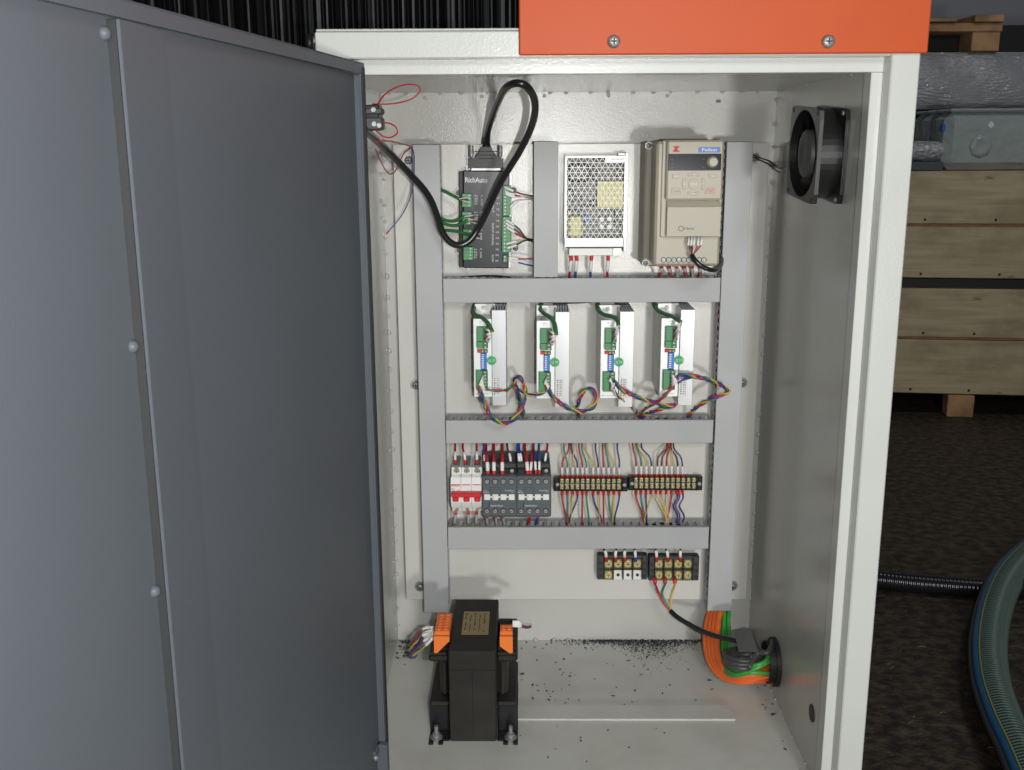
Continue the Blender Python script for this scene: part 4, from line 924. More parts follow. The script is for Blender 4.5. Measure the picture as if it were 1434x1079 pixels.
for k, (cc, xt, x, xbm) in enumerate(SL):
    y1 = 312
    pts = [P(*Z6(xt, 85), -.016), P(*Z6(xt+(x-xt)*.12, 140), -.022), P(*Z6(x-(x-xt)*.15+random.uniform(-3, 3), 205), -.026), P(*Z6(x, 250), -.026), P(*Z6(x, y1), -.018)]
    wire(pts, cc, '%s wire above the %s terminal of the strip nearest the contactors' % (CN.get(cc, cc), ORD[k]), .00105, sleeve=True, ferrule=1.75, group='thin wires above the terminal strips', sl=.0135, fl=.0062, sr=2.0)
    cc = BL[k]; pts = [P(*Z6(xbm, 612), -.016), P(*Z6(xbm+(x-xbm)*.15, 555), -.024), P(*Z6(xbm+(x-xbm)*.75, 480), -.028), P(*Z6(x, 436), -.026), P(*Z6(x, 398), -.018)]
    wire(pts, cc, '%s wire below the %s terminal of the strip nearest the contactors' % (CN.get(cc, cc), ORD[k]), .00115, ferrule=1.7, group='thin wires below the terminal strips', fl=.0062)
SR = [('red', 566, 588), ('green', 590, 620), ('yellow', 600, 652), ('navy', 620, 685), ('brown', 785, 716), ('brown', 790, 748), ('red', 802, 780), ('yellow', 815, 812), ('black', 806, 850), ('navy', 822, 880)]
for k, (cc, xt, x) in enumerate(SR):
    ym = 180 if k in (4, 5) else 205
    pts = [P(*Z6(xt, 85), -.016), P(*Z6(xt+(x-xt)*.12, 130), -.022), P(*Z6(x-(x-xt)*.2, 180), -.026), P(*Z6(x+(8 if k in (4,) else 0), 235), -.026), P(*Z6(x, 306), -.018)]
    wire(pts, cc, '%s wire above the %s terminal of the strip nearest the right duct' % (CN.get(cc, cc), ORD[k]), .00105, sleeve=True, ferrule=1.75, group='thin wires above the terminal strips', sl=.0135, fl=.0062, sr=2.0)
RB = [('red', 588, 638), ('green', 618, 646), ('navy', 650, 655), ('yellow', 680, 640), ('cream', 714, 780), ('yellow', 742, 785), ('cream', 778, 792), ('red', 810, 786), ('navy', 842, 830), ('purple', 855, 845), ('navy', 878, 872)]
for k, (cc, x, xbm) in enumerate(RB):
    tw = k >= 8
    pts = [P(*Z6(xbm, 612), -.016), P(*Z6(xbm+(x-xbm)*.1+(18 if tw else 0), 555), -.024), P(*Z6(xbm+(x-xbm)*.6-(14 if tw else 0), 490), -.028), P(*Z6(x+(6 if tw else 0), 440), -.026), P(*Z6(x, 392), -.018)]
    wire(pts, cc, '%s wire below the %s terminal of the strip nearest the right duct' % (CN.get(cc, cc), ORD[k]), .00115, ferrule=1.7, group='thin wires below the terminal strips', fl=.0062)

# ================================================================ BIG TERMINAL BLOCKS (4 way)
def block4(x0, x1, yt, yb_, cx, rows, kinds, label):
    y0 = -.028; t = thing('terminal_block', label, 'terminal block', P(*Z6((x0+x1)/2, yb_), -.001), 'large four way terminal blocks')
    bx(MB(), Z6, x0, yt, x1, yb_, -.012, -.0005, .001).build('base', C['black'], t)
    for a, b in ((x0+2, cx[0]-30), (cx[3]+30, x1-2)):
        bx(MB(), Z6, a, yt+3, b, yb_-2, y0, -.0125, .001).build('end_block', C['dgrey2'], t)
        eb = [o for o in kids(t) if o.name.startswith('end_block')][-1]
        for k in range(3):
            p = P(*Z6((a+b)/2, yt+50+k*(yb_-yt-75)/2), y0); MB().lathe((p.x, y0-.0001, p.z), (0, -1, 0), [(0, .0026), (.0002, .0026)], 14).build('hole', C['rubber'], eb)
    for k in range(4):
        for r_ in range(2):
            x, y = cx[k], rows[r_]; kd = kinds[r_][k]
            bx(MB(), Z6, x-27, y-30, x+27, y+30, -.020, -.0121, .0005).build('contact_plate', C['white_p'] if kd == 'w' else C['brassd'], t)
            cp = [o for o in kids(t) if o.name.startswith('contact_plate')][-1]
            p = P(*Z6(x, y), -.021); m = MB()
            if kd == 'w': m.mat(1).lathe((p.x, -.0201, p.z), (0, -1, 0), [(0, .0024), (.0003, .0024)], 16); m.build('hole', [C['brass'], C['ink']], cp)
            else:
                m.lathe((p.x, -.020, p.z), (0, -1, 0), [(0, .0050), (.001, .0050), (.0011, .0036), (.0030, .0033)], 18, False)
                m.mat(1).box((p.x-.0024, -.0233, p.z-.0004), (p.x+.0024, -.0228, p.z+.0004)).box((p.x-.0004, -.0234, p.z-.0024), (p.x+.0004, -.0227, p.z+.0024)); m.build('clamp_screw', [C['brass'], C['ink']], cp)
        bx(MB(), Z6, cx[k]+28.5, yt+22, cx[k]+32.5, yb_, y0, -.0122).build('divider', C['black'], t)
    bx(MB(), Z6, cx[0]-27, (rows[0]+rows[1])/2-3, cx[3]+27, (rows[0]+rows[1])/2+3, y0+.003, -.0123).build('centre_rib', C['black'], t)
    bx(MB(), Z6, x0+4, yt, x1-4, yt+22, y0+.002, -.0124, .001).build('top_rib', C['dgrey2'], t)
block4(345, 658, 800, 954, (415, 475, 537, 597), (855, 925), ('bbbb', 'bwww'), 'four way terminal block with three bare white contacts in its lower row')
block4(668, 984, 806, 960, (733, 793, 855, 915), (856, 926), ('bbbb', 'bbbb'), 'four way terminal block with brass screws throughout and wires leaving below')
for k, (x, xt, cc, wh) in enumerate(((400, 385, 'black', 'first'), (460, 462, 'black', 'second'), (517, 516, 'black', 'third'), (585, 578, 'navy', 'fourth'), (718, 710, 'black', 'first'), (788, 776, 'black', 'second'), (868, 866, 'black', 'third'))):
    pts = [P(*Z6(xt, 735), -.018), P(*Z6(xt+2, 765), -.028), P(*Z6(x-2, 790), -.032), P(*Z6(x, 834), -.025)]
    wire(pts, cc, '%s wire in a white sleeve over the %s contact, %s four way block' % (CN.get(cc, cc), wh, 'left' if k < 4 else 'right'), .0013, sleeve=True, ferrule=2.0, fcol='blue' if k == 3 else 'red', group='sleeved wires above the four way blocks', sl=.010, fl=.009, sr=1.7)
Z8 = zf(4.497, 820, 760)
# supply cable from block to grommet, coiled through a ferrite
XG = XR
gy = PX(1087, 927, XG)
pc = thing('power_cable', 'black supply cable from the right four way block down to the coil at the grommet', 'cable', P(990, 895, -.06))
cols = (('red', 'wire'), ('green', 'wire'), ('yellow', 'wire'))
for (cc, _), (sx, mx_) in zip(cols, ((437, 462), (500, 482), (562, 545))):
    MB().tube([P(*Z8(sx, 236), -.025), P(*Z8(sx+2, 262), -.032), P(*Z8(mx_, 320), -.045), P(*Z8((mx_+530)/2, 385), -.052), P(*Z8(538, 436), -.058)], .0016, 7).build('core', WC[cc], pc)
    MB().tube([P(*Z8(sx, 222), -.024), P(*Z8(sx+1, 256), -.031)], .0028, 8, raw=True).build('ferrule', C['red'], pc)
MB().tube([P(*Z8(x, y), d) for x, y, d in ((535, 432, -.058), (580, 472, -.068), (660, 520, -.080), (740, 560, -.092), (830, 592, -.104), (905, 608, -.115), (960, 622, -.125))], .0035, 10).build('jacket', C['cable'], pc)
# coil
coil = []
for k in range(0, 3*16+1):
    a = 2*math.pi*k/16-1.3; y0 = -.135+.008*math.cos(a); cx_, cy_ = 1000+5*math.sin(k), 690+k*.9
    q = P(*Z8(cx_+118*math.cos(a), cy_-38*math.sin(a)+k*.5), -.125-.045*math.sin(a)*-1*.7-.001*k*.3); coil.append(q)
MB().tube(coil, .0036, 9, 2).build('coil', C['greyjack'], pc)
MB().tube([coil[-1], P(*Z8(1080, 700), -.15), P(*Z8(1150, 690), -.155), (XG-.002, gy.y+.01, P(*Z8(1190, 675), -.155).z)], .0036, 9).build('coil_tail', C['greyjack'], pc)
fr = thing('cable_clamp', 'bent dark grey clamp strip hugging the coiled cable beside the grommet', 'clamp', P(*Z8(1000, 690), -.15))
q4 = [(938, 565), (1035, 543), (1085, 690), (965, 690)]
MB().prism([P(*Z8(x, y), -.178 if y > 600 else -.140) for x, y in q4], (0, .0025, .0005)).build('strip', C['ferrite'], fr)
MB().prism([P(*Z8(x, y), d) for x, y, d in ((1035, 543, -.140), (1050, 560, -.128), (1100, 690, -.160), (1085, 690, -.178))], (.001, .002, 0)).build('strip_side', C['ferrite'], fr)
# grommet ring on the right wall
gr = thing('cable_grommet', 'round black rubber grommet in the lower right cabinet wall with cables passing through', 'grommet', (XG, gy.y, gy.z))
rz = (P(1088, 896, gy.y).z-P(1088, 958, gy.y).z)/2
n = 36
for nm, x0, x1, ro, ri in (('flange', XG-.0004, XG-.006, rz*1.0, rz*.80), ('sleeve', XG-.006, XG-.014, rz*.88, rz*.80)):
    MB().ringplate([Vector((x0, gy.y+ro*math.cos(6.2832*k/n), gy.z+ro*math.sin(6.2832*k/n))) for k in range(n)], [Vector((x0, gy.y+ri*math.cos(6.2832*k/n), gy.z+ri*math.sin(6.2832*k/n))) for k in range(n)], (x1-x0, 0, 0)).build(nm, C['rubber'], gr)
MB().lathe((XG-.0005, gy.y, gy.z), (-1, 0, 0), [(0, rz*.81), (.0003, rz*.81)], 32).build('opening', C['ink'], gr)
# orange and green cables
def endp(k, n_, dz): return Vector((XG-.002, gy.y+(-.5+(k+.5)/n_)*rz*.9, gy.z+dz))
for k in range(4):
    o_ = k*22; d0 = -.012-.006*k
    pts = [P(*Z8(790+o_, 418), d0), P(*Z8(772+o_*1.0, 480), d0-.01), P(*Z8(757+o_*1.1, 580), d0-.03), P(*Z8(762+o_*1.0, 680), d0-.055), P(*Z8(795+o_*.9, 775), d0-.08), P(*Z8(870+o_*.7, 850-o_*.3), d0-.10), P(*Z8(980, 876-o_*.55), d0-.115), P(*Z8(1090, 868-o_*.7), d0-.12), endp(k, 4, -.012-rz*.35+.004*k)]
    MB().tube(pts, .0043, 11, 7).build('power_cable', C['ocable']); o = [x for x in bpy.data.objects if x.name.startswith('power_cable') and x.type == 'MESH' and x.parent is None and 'label' not in x][-1]
    o.name = 'motor_cable'; tag(o, ('outermost orange cable sweeping from the duct end to the grommet', 'second orange cable inward in the sweep to the grommet', 'third orange cable inward in the sweep to the grommet', 'innermost orange cable in the sweep to the grommet')[k], 'cable', 'orange cables leaving the right duct')
for k in range(4):
    o_ = k*14; d0 = -.020-.005*(k % 2)
    pts = [P(*Z8(862+o_, 420), d0), P(*Z8(858+o_, 500), d0-.014), P(*Z8(843+o_*1.5, 600), d0-.035), P(*Z8(842+o_*1.5, 700), d0-.06), P(*Z8(862+o_, 790-k*6), d0-.09), P(*Z8(930+o_*.7, 838-k*8), d0-.125), P(*Z8(1030+o_*.5, 822-k*14), d0-.14), P(*Z8(1130, 772-k*8+(50 if k == 0 else 0)), d0-.138), endp(k, 4, .004+.004*k-(.016 if k == 0 else 0))]
    MB().tube(pts, .0029, 9, 7).build('encoder_cable', C['gcable']); o = [x for x in bpy.data.objects if x.name.startswith('encoder_cable') and 'label' not in x][-1]
    tag(o, ('lowest green cable in the curve to the grommet', 'second lowest green cable in the curve to the grommet', 'third lowest green cable in the curve to the grommet', 'uppermost green cable in the curve to the grommet')[k], 'cable', 'green cables leaving the right duct')

# ================================================================ FAN
s_ = .116; yn = -.286                    # near edge depth on the right wall
fy1 = PX(1187, 216, XR).y; fy0 = fy1+s_; fzc = (P(1188, 149, fy1).z+P(1182, 284, fy1).z)/2+.001
fyc = (fy0+fy1)/2
fan = thing('cooling_fan', 'square black cooling fan bolted to the right cabinet wall', 'fan', (XR, fyc, fzc))
FT = .031; half = s_/2
def sq(x, h, r, n=48):
    out = []
    for k in range(n):
        a = 2*math.pi*k/n; c_, s2_ = math.cos(a), math.sin(a); m_ = max(abs(c_), abs(s2_)); q = Vector((c_/m_*h, s2_/m_*h))
        lim = h-r
        if abs(q.x) > lim and abs(q.y) > lim:
            cc = Vector((math.copysign(lim, q.x), math.copysign(lim, q.y))); q = cc+(q-cc).normalized()*r
        out.append(Vector((x, fyc+q.x, fzc+q.y*.84)))
    return out
def circ(x, r, n=48): return [Vector((x, fyc+r*math.cos(2*math.pi*k/n), fzc+r*.84*math.sin(2*math.pi*k/n))) for k in range(n)]
MB().ringplate(sq(XR-.0005, half, .007), circ(XR-.0005, half*.94), (-.004, 0, 0)).build('rear_flange', C['fanblk'], fan)
MB().ringplate(sq(XR-FT+.004, half, .007), circ(XR-FT+.004, half*.94), (-.004, 0, 0)).build('front_flange', C['fanblk'], fan)
ff = [o for o in kids(fan) if o.name.startswith('front_flange')][-1]
MB().ringplate(circ(XR-.0045, half*.975), circ(XR-.0045, half*.94), (-FT+.0088, 0, 0)).build('barrel', C['fanblk'], fan)
MB().lathe((XR-.001, fyc, fzc), (-1, 0, 0), [(0, half*.79), (.0005, half*.79)], 30).build('grille_backing', C['ink'], fan)
MB().lathe((XR-.004, fyc, fzc), (-1, 0, 0), [(0, half*.42), (FT-.007, half*.44), (FT-.0055, half*.41), (FT-.005, half*.2), (FT-.0054, half*.18), (FT-.0052, .001)], 32).build('hub', C['hub'], fan)
for k in range(7):
    a0 = 2*math.pi*k/7; m = MB(); vs = []
    for i in range(7):
        t = i/6; r0 = half*(.43+.48*t)
        for j in range(5):
            w = j/4; an = a0+(.62+.1*t)*w+.16*t; x = XR-.006-(FT-.014)*w
            vs.append(Vector((x, fyc+r0*math.cos(an), fzc+r0*.86*math.sin(an))))
    fs = [(i*5+j, i*5+j+1, (i+1)*5+j+1, (i+1)*5+j) for i in range(6) for j in range(4)]
    m.add(vs, fs, True); m.add([v+Vector((-.0012, 0, 0)) for v in vs], fs, True); m.build('blade', C['fanblk'], fan, fix=False)
for k in range(3):
    a0 = 2*math.pi*k/3+.9; d = Vector((0, math.cos(a0), .84*math.sin(a0))); p0 = Vector((XR-.003, fyc, fzc))
    MB().tube([p0+d*half*.4, p0+d*half*.95], .0025, 6, raw=True).build('strut', C['fanblk'], fan)
for sy in (-1, 1):
    for sz in (-1, 1):
        p = Vector((XR-FT-.0001, fyc+sy*half*.83, fzc+sz*half*.76)); MB().lathe(p, (-1, 0, 0), [(0, .0028), (.0003, .0028)], 12).build('screw_hole', C['ink'], ff)
        p.x = XR-.0046; MB().lathe(p, (-1, 0, 0), [(0, .003), (.002, .0025)], 10).build('screw', C['steel'], fan)
fan.rotation_euler = (R(4), 0, 0)
for k, dz in enumerate((0, 1)):
    e = Vector((XR-FT+.004, fy0+.004, fzc-.013-.006*k))
    wire([P(1054, 217+dz*3, -.028), P(1063, 221+dz*3, -.034), P(1078, 226+dz*5, -.05), P(1092, 236+dz*6, -.09), e], 'black', ('upper', 'lower')[k]+' thin black wire between the right duct and the fan', .0009, group='fan wires')

# ================================================================ TRANSFORMER
Z7 = zf(3.867, 540, 800)
tp = PZ(*Z7(470, 925), ZF+.001); yF_ = tp.y; ztp = P(*Z7(470, 437), yF_).z
tb_ = PZ(*Z7(486, 152), ztp); x0 = P(*Z7(343, 680), yF_).x; x1 = P(*Z7(600, 680), yF_).x
print('trafo', yF_, tb_.y, ztp-ZF, x0, x1)
tf = thing('transformer', 'black laminated transformer with a gold nameplate and orange terminals', 'transformer', ((x0+x1)/2, (yF_+tb_.y)/2, ZF))
dep = tb_.y-yF_; H_ = ztp-ZF
MB().box((x0, yF_, ZF+.001), (x1, tb_.y, ztp), .0016).build('core', C['trafo'], tf)
core = [o for o in kids(tf) if o.name.startswith('core')][-1]
m = MB().box((x0+.0005, yF_-.0006, ZF+H_*.80), (x1-.0005, yF_+.001, ZF+H_*.804)).box(((x0+x1)/2-.0002, yF_-.0006, ZF+.01), ((x0+x1)/2+.0002, yF_+.001, ZF+H_*.79)); m.build('tape_seam', C['black'], core)
a = PZ(*Z7(405, 345), ztp); b = PZ(*Z7(556, 347), ztp); c = PZ(*Z7(486, 222), ztp)
npl = MB().box((a.x+.001, a.y, ztp+.0001), (b.x, c.y, ztp+.0009), .0002).build('nameplate', C['gold'], core)
# printed columns on the nameplate
m = MB(); W_ = b.x-a.x; D_ = c.y-a.y
for i in range(5):
    for j in range(9):
        if random.random() < .15: continue
        xx = a.x+W_*(.12+.17*i); yy_ = a.y+D_*(.08+.095*j); m.box((xx, yy_, ztp+.0009), (xx+W_*random.uniform(.03, .06), yy_+D_*random.uniform(.03, .075), ztp+.0011))
m.build('printed_lines', C['ink'], npl, fix=False)
def fl(yt0, zfrac0, zfrac1, w, ridg, nm):
    for sg, xe in ((-1, x0), (1, x1)):
        m = MB(); xo = xe+sg*w
        m.box((min(xe, xo), yF_+dep*.13, ZF+H_*zfrac0), (max(xe, xo), yF_+dep*.87, ZF+H_*zfrac1), .003); m.build(nm, C['trafo'], tf)
        if ridg:
            p_ = [o for o in kids(tf) if o.name.startswith(nm)][-1]
            for k in range(8):
                yy_ = yF_+dep*(.16+.085*k); MB().box((min(xe+sg*.001, xo-sg*.001), yy_, ZF+H_*zfrac1), (max(xe+sg*.001, xo-sg*.001), yy_+dep*.045, ZF+H_*zfrac1+.004), .0006).build('rib', C['trafo'], p_)
fl(0, .80, .855, .026, True, 'upper_flange'); fl(0, .30, .35, .026, False, 'lower_flange')
for sg, xe in ((-1, x0), (1, x1)):
    m = MB(); xo = xe+sg*.014; m.box((min(xe, xo), yF_+dep*.2, ZF+H_*.35), (max(xe, xo), yF_+dep*.8, ZF+H_*.80), .007); m.build('winding', C['wind'], tf)
    # foot bracket: upright plate + floor flange with slotted lug
    xo = xe+sg*.026; m = MB(); m.box((min(xe+sg*.002, xo), yF_+dep*.16, ZF+.002), (max(xe+sg*.002, xo), yF_+dep*.185, ZF+H_*.31), .001)
    m.box((min(xe+sg*.0005, xo), yF_+.002, ZF+.0002), (max(xe+sg*.0005, xo), yF_+dep*.95, ZF+.0025), .0006); m.build('foot_bracket', C['black'], tf)
    m = MB(); xl = xe+sg*.017; m.box((xl-.009, yF_-.006, ZF+.0002), (xl-.003, yF_+.004, ZF+.0022), .0006).box((xl+.003, yF_-.006, ZF+.0002), (xl+.009, yF_+.004, ZF+.0022), .0006); m.build('slotted_lug', C['black'], tf)
    cb_ = Vector((xl, yF_+.007, ZF+.0025)); m = MB()
    m.lathe(cb_, (0, 0, 1), [(0, .0075), (.0014, .0075), (.0015, .0048), (.006, .0048), (.0062, .0026), (.016, .0025)], 18, False); m.build('foot_bolt', C['steel'], tf)
# orange terminals: left long, right short
def oterm(side, zx0, zx1, zy0, zy1, n, dy):
    zt1 = ZF+H_*.86+.004
    xa = P(*Z7(zx0, 300), yF_+dep*.35).x; xb = P(*Z7(zx1, 300), yF_+dep*.35).x
    t = MB(); ya = yF_+dep*.16; yb_ = ya+dy; ztt = zt1+.024; zl = zt1-.002
    t.prism([(xa, ya+.004, zt1+.012), (xa, ya+.004, ztt-.004), (xa, ya+.008, ztt), (xa, yb_, ztt), (xa, yb_, zt1+.002), (xa, ya+.02, zt1+.002)], (xb-xa, 0, 0))
    lo_l, lo_r = (zl, zl+.017) if side < 0 else (zl+.010, zl+.001)
    t.prism([(xa-.0003, ya, ztt-.003), (xb+.0003, ya, ztt-.003), (xb+.0003, ya, lo_r), (xa+(xb-xa)*(.15 if side < 0 else .8), ya, zl), (xa-.0003, ya, lo_l)], (0, .0045, 0))
    t.build('terminal_row', C['tborange'], tf); pr = [o for o in kids(tf) if o.name.startswith('terminal_row')][-1]
    for k in range(n):
        for j in range(2):
            yy_ = ya+.010+(yb_-ya-.012)*(k+.3)/n; xx = xa+(xb-xa)*(.30+.42*j)
            MB().box((xx-.0024, yy_-.002, ztt-.0002), (xx+.0024, yy_+.0018, ztt+.0016), .0006).build('clamp_button', C['tborange'], pr)
oterm(-1, 272, 352, 205, 425, 6, .058); oterm(1, 622, 688, 238, 378, 2, .026)
# wires at the transformer's left side
Zw = zf(11.99, 560, 840)
yw = yF_+dep*.45; g = 'wires bunched left of the transformer'
for k, (cc, pts) in enumerate((('green', [(500, 460), (430, 470), (300, 570), (215, 650), (205, 740), (180, 860), (200, 940)]), ('red', [(560, 470), (420, 480), (320, 560), (240, 680), (180, 830), (215, 920)]), ('yellow', [(560, 510), (400, 570), (300, 690), (200, 790), (165, 880), (190, 960), (270, 920)]),
      ('navy', [(570, 550), (390, 600), (310, 730), (220, 850), (165, 900), (170, 980), (260, 960)]), ('blue', [(570, 560), (430, 640), (370, 740), (280, 830), (200, 920), (210, 970)]), ('purple', [(570, 610), (410, 690), (330, 780), (230, 860), (175, 930), (230, 980), (290, 930)]),
      ('green', [(560, 630), (390, 790), (320, 840), (230, 900), (210, 950)]), ('yellow', [(560, 640), (400, 800), (340, 850), (260, 900), (205, 945)]))):
    pts = pts[::-1]; wire([P(*Zw(x, y), yw-.004*k+.03*(1-i/(len(pts)-1))) for i, (x, y) in enumerate(pts)], cc, '%s wire %s in the bunch left of the transformer' % (CN.get(cc, cc), ('uppermost', 'just below the topmost', 'nearest the middle', 'behind the bright blue one', 'in the middle', 'curling lowest', 'near the bottom', 'at the bottom')[k]), .0011, sleeve=True, group=g, sl=.017, sr=1.9)
for k, cc in enumerate(('white', 'purple', 'brown')):
    wire([P(*Z7(785, 290+k*6), yw+.02), P(*Z7(760, 290+k*8), yw+.01), P(*Z7(720, 278+k*9), yw), P(*Z7(688, 276+k*9), yw)], cc, '%s wire stub at the right orange terminal of the transformer' % cc, .0016, sleeve=True, group='wire stubs right of the transformer', sl=.012)

# ================================================================ DEBRIS
db = MB()
def chip(p, s):
    a = random.uniform(0, 6.28); n_ = random.choice((3, 4, 5)); r_ = [s*random.uniform(.4, 1.2) for _ in range(n_)]
    el = random.uniform(1, 2.4); ca, sa = math.cos(a), math.sin(a); lo = []
    for i in range(n_):
        t = 6.283*i/n_; x, y = r_[i]*math.cos(t)*el, r_[i]*math.sin(t); lo.append(p+Vector((x*ca-y*sa, x*sa+y*ca, random.uniform(.0003, .0016))))
    db.prism(lo, (0, 0, .0005))
for i in range(1900):
    u = min(max(random.gauss(905, 52), 772), 1000); d = random.expovariate(1.0)*(2.5+6*math.exp(-((u-915)/35)**2)); p = PZ(u, 897.3+d, ZF)
    if p.y < YB-.0005 and d < 60: chip(p, random.uniform(.0003, .0011)*(1 if random.random() > .08 else 1.8))
for i in range(36): p = PZ(random.uniform(770, 1010), random.uniform(900, 1000), ZF); chip(p, random.uniform(.0005, .0019))
for i in range(32): p = PZ(random.uniform(725, 800), random.uniform(899, 990), ZF); chip(p, random.uniform(.0006, .0022))
for i in range(90):
    p = PZ(random.gauss(568, 10), random.gauss(905, 9), ZF)
    if p.y < YB-.001 and p.x > XL+.002: chip(p, random.uniform(.0008, .0026))
for i in range(22): p = PZ(random.uniform(1085, 1130), 0, ZF) if False else Vector((XR-random.uniform(.003, .02), random.uniform(YF+.05, YB-.06), ZF)); chip(p, random.uniform(.0008, .002))
for i in range(12): p = PZ(random.uniform(725, 1000), random.uniform(1015, 1070), ZF); chip(p, random.uniform(.0006, .0015))
tag(db.build('plastic_chips', C['cap'], fix=False), 'black plastic chips scattered on the cabinet floor', 'debris', kind='stuff')

# ================================================================ WORKSHOP
flr = mat('workshop_floor', (0.022, 0.017, 0.013), 0.6, bump=(110, 0.9, 0.004), vary=(32, (0.115, 0.083, 0.056), 0.40, 0.75), grain=(1, 1.2, 1))
m = MB(); m.add([(-9, -6, 0), (9, -6, 0), (9, 9, 0), (-9, 9, 0)], [(0, 1, 2, 3)]); tag(m.build('floor', flr, origin=(0, 0, 0), fix=False), kind='structure')
wl = mat('grey_wall_paint', (0.42, 0.43, 0.47), 0.7, bump=(30, .2, .002))
tag(MB().box((-9, 5.2, 0), (9, 5.3, 4.5)).build('far_wall', wl), kind='structure')
# shavings
sh = MB()
for i in range(26):
    p = PZ(random.uniform(1225, 1434), random.uniform(600, 1079), .002); a = random.uniform(-.9, .9); l = random.uniform(.002, .011)
    d = Vector((math.cos(a), math.sin(a), 0))*l; w = Vector((0, .0009, .001)); sh.tube([p-d, p+Vector((0, .001, .001)), p+d], .0005, 4, 3)
tag(sh.build('metal_shavings', mat('shaving', (.3, .26, .2), .5)), 'pale thin shavings strewn over the dark workshop floor', 'debris', kind='stuff')
# strip curtain behind the cabinet
cu = thing('strip_curtain', 'black glossy ribbed plastic curtain hanging behind the cabinet', 'curtain', (P(440, 60, 1.0).x, 1.0, 0))
gl = mat('glossy_black_strip', (.007, .0065, .0065), .36, bump=(9, .25, .004, (1, 1, .12)), spec=.35)
xx = P(120, 60, 1.0).x; xe = P(790, 60, 1.0).x; 
while xx < xe:
    w = random.uniform(.017, .026); yy_ = 1.0+random.uniform(-.012, .012); n = 5; a = random.uniform(.2, 1.0)
    poly = [Vector((xx+w*k/n, yy_-.009*math.sin(math.pi*k/n)*a-.001+random.uniform(-.001, .001), .02)) for k in range(n+1)]+[Vector((xx+w, yy_+.002, .02)), Vector((xx, yy_+.002, .02))]
    MB().prism(poly, (0, 0, 2.3)).build('strip', gl, cu); xx += w+random.uniform(.0005, .004)
MB().box((P(100, 60, 1.0).x, .97, 2.33), (xe+.05, 1.06, 2.38)).build('rail', C['zinc'], cu)
# crates
def wood_mat(name, base, dark, stain, gs=(2.2, 10, 38)):
    m = mat(name, base, 0.62); nt = m.node_tree; N = nt.nodes; L = nt.links; b = N['Principled BSDF']; tc = N.new('ShaderNodeTexCoord')
    def noise(sc, det, mp, lo, hi, rough=.6):
        n = N.new('ShaderNodeTexNoise'); n.inputs['Scale'].default_value = sc; n.inputs['Detail'].default_value = det; n.inputs['Roughness'].default_value = rough
        q = N.new('ShaderNodeMapping'); q.inputs['Scale'].default_value = mp; L.new(tc.outputs['Object'], q.inputs[0]); L.new(q.outputs[0], n.inputs['Vector'])
        r_ = N.new('ShaderNodeMapRange'); r_.inputs['From Min'].default_value = lo; r_.inputs['From Max'].default_value = hi; L.new(n.outputs['Fac'], r_.inputs[0]); return r_.outputs[0]
    def mix(f, a_, c):
        x = N.new('ShaderNodeMix'); x.data_type = 'RGBA'; L.new(f, x.inputs[0])
        if isinstance(a_, tuple): x.inputs[6].default_value = (*a_, 1)
        else: L.new(a_, x.inputs[6])
        x.inputs[7].default_value = (*c, 1); return x.outputs[2]
    g = mix(noise(1.0, 8, gs, .40, .72), base, dark); g = mix(noise(2.6, 6, (1, 1, 1.6), .46, .72), g, stain); g = mix(noise(16, 4, (.5, 1, 1.3), .66, .74), g, tuple(c*.55 for c in dark))
    L.new(g, b.inputs['Base Color']); return m
wood = wood_mat('weathered_board', (0.55, 0.455, 0.29), (0.37, 0.29, 0.165), (0.25, 0.19, 0.105))
woodb = mat('raw_lumber', (0.50, 0.29, 0.14), 0.7, vary=(9, (0.24, 0.13, 0.06), .4, .7), bump=(30, .4, .003))
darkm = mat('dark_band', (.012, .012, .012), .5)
yaw = R(-6.5)
yq = 2.95; Mq = Matrix.Rotation(yaw, 3, 'Z'); c0 = Vector((P(1350, 400, yq).x, yq, 0))
def CT(p): return c0+Mq@(Vector(p)-Vector((0, 0, 0)))
def zc(v): return P(1350, v, yq).z
def crate(vs, label, nm):
    t = thing('wooden_crate', label, 'crate', (c0.x, c0.y, zc(vs[-1][1])), 'long boarded crates in a stack')
    MB().box((-1.2, .03, zc(vs[-1][1])), (2.2, .78, zc(vs[0][0])-.002), 0, CT).build('crate_body', woodb, t)
    for k, (a_, b_) in enumerate(vs):
        MB().box((-1.2, 0, zc(b_)+.003), (2.2, .029, zc(a_)-.003), .003, CT).build('plank', wood, t)
        m = MB()
        for j in range(14):
            x = -1.1+j*.24+random.uniform(-.05, .05); m.mat(0).lathe(CT((x, -.0001, zc(b_)+.02)), CT((0, -1, 0))-CT((0, 0, 0)), [(0, .006), (.002, .005)], 8)
        m.build('nail', darkm, t)
    return t
crate([(239, 315), (317, 391)], 'upper boarded crate carrying the clear plastic bin', 0)
crate([(404, 474), (476, 553)], 'lower boarded crate raised on wooden blocks', 1)
MB().box((-1.2, .006, zc(403.5)), (2.2, .7, zc(391.5)), 0, CT).build('spacer_bar', darkm); tag(bpy.data.objects['spacer_bar'], 'dark bar lying between the upper and lower boarded crates', 'bar')
for k, u in enumerate((1344, 1600, 1080)):
    x = (P(u, 570, yq).x-c0.x); zt_ = zc(553)-.001
    o = MB().box((x-.055, -.01, 0.0), (x+.055, .07, zt_), .004, CT).build('wooden_block', woodb); tag(o, ('square wooden block under the lower crate, its end showing above the floor', 'wooden block under the lower crate beyond the right edge', 'wooden block under the lower crate hidden by the cabinet')[k], 'block', 'blocks under the crates')
    if k: bpy.data.objects.remove(o)
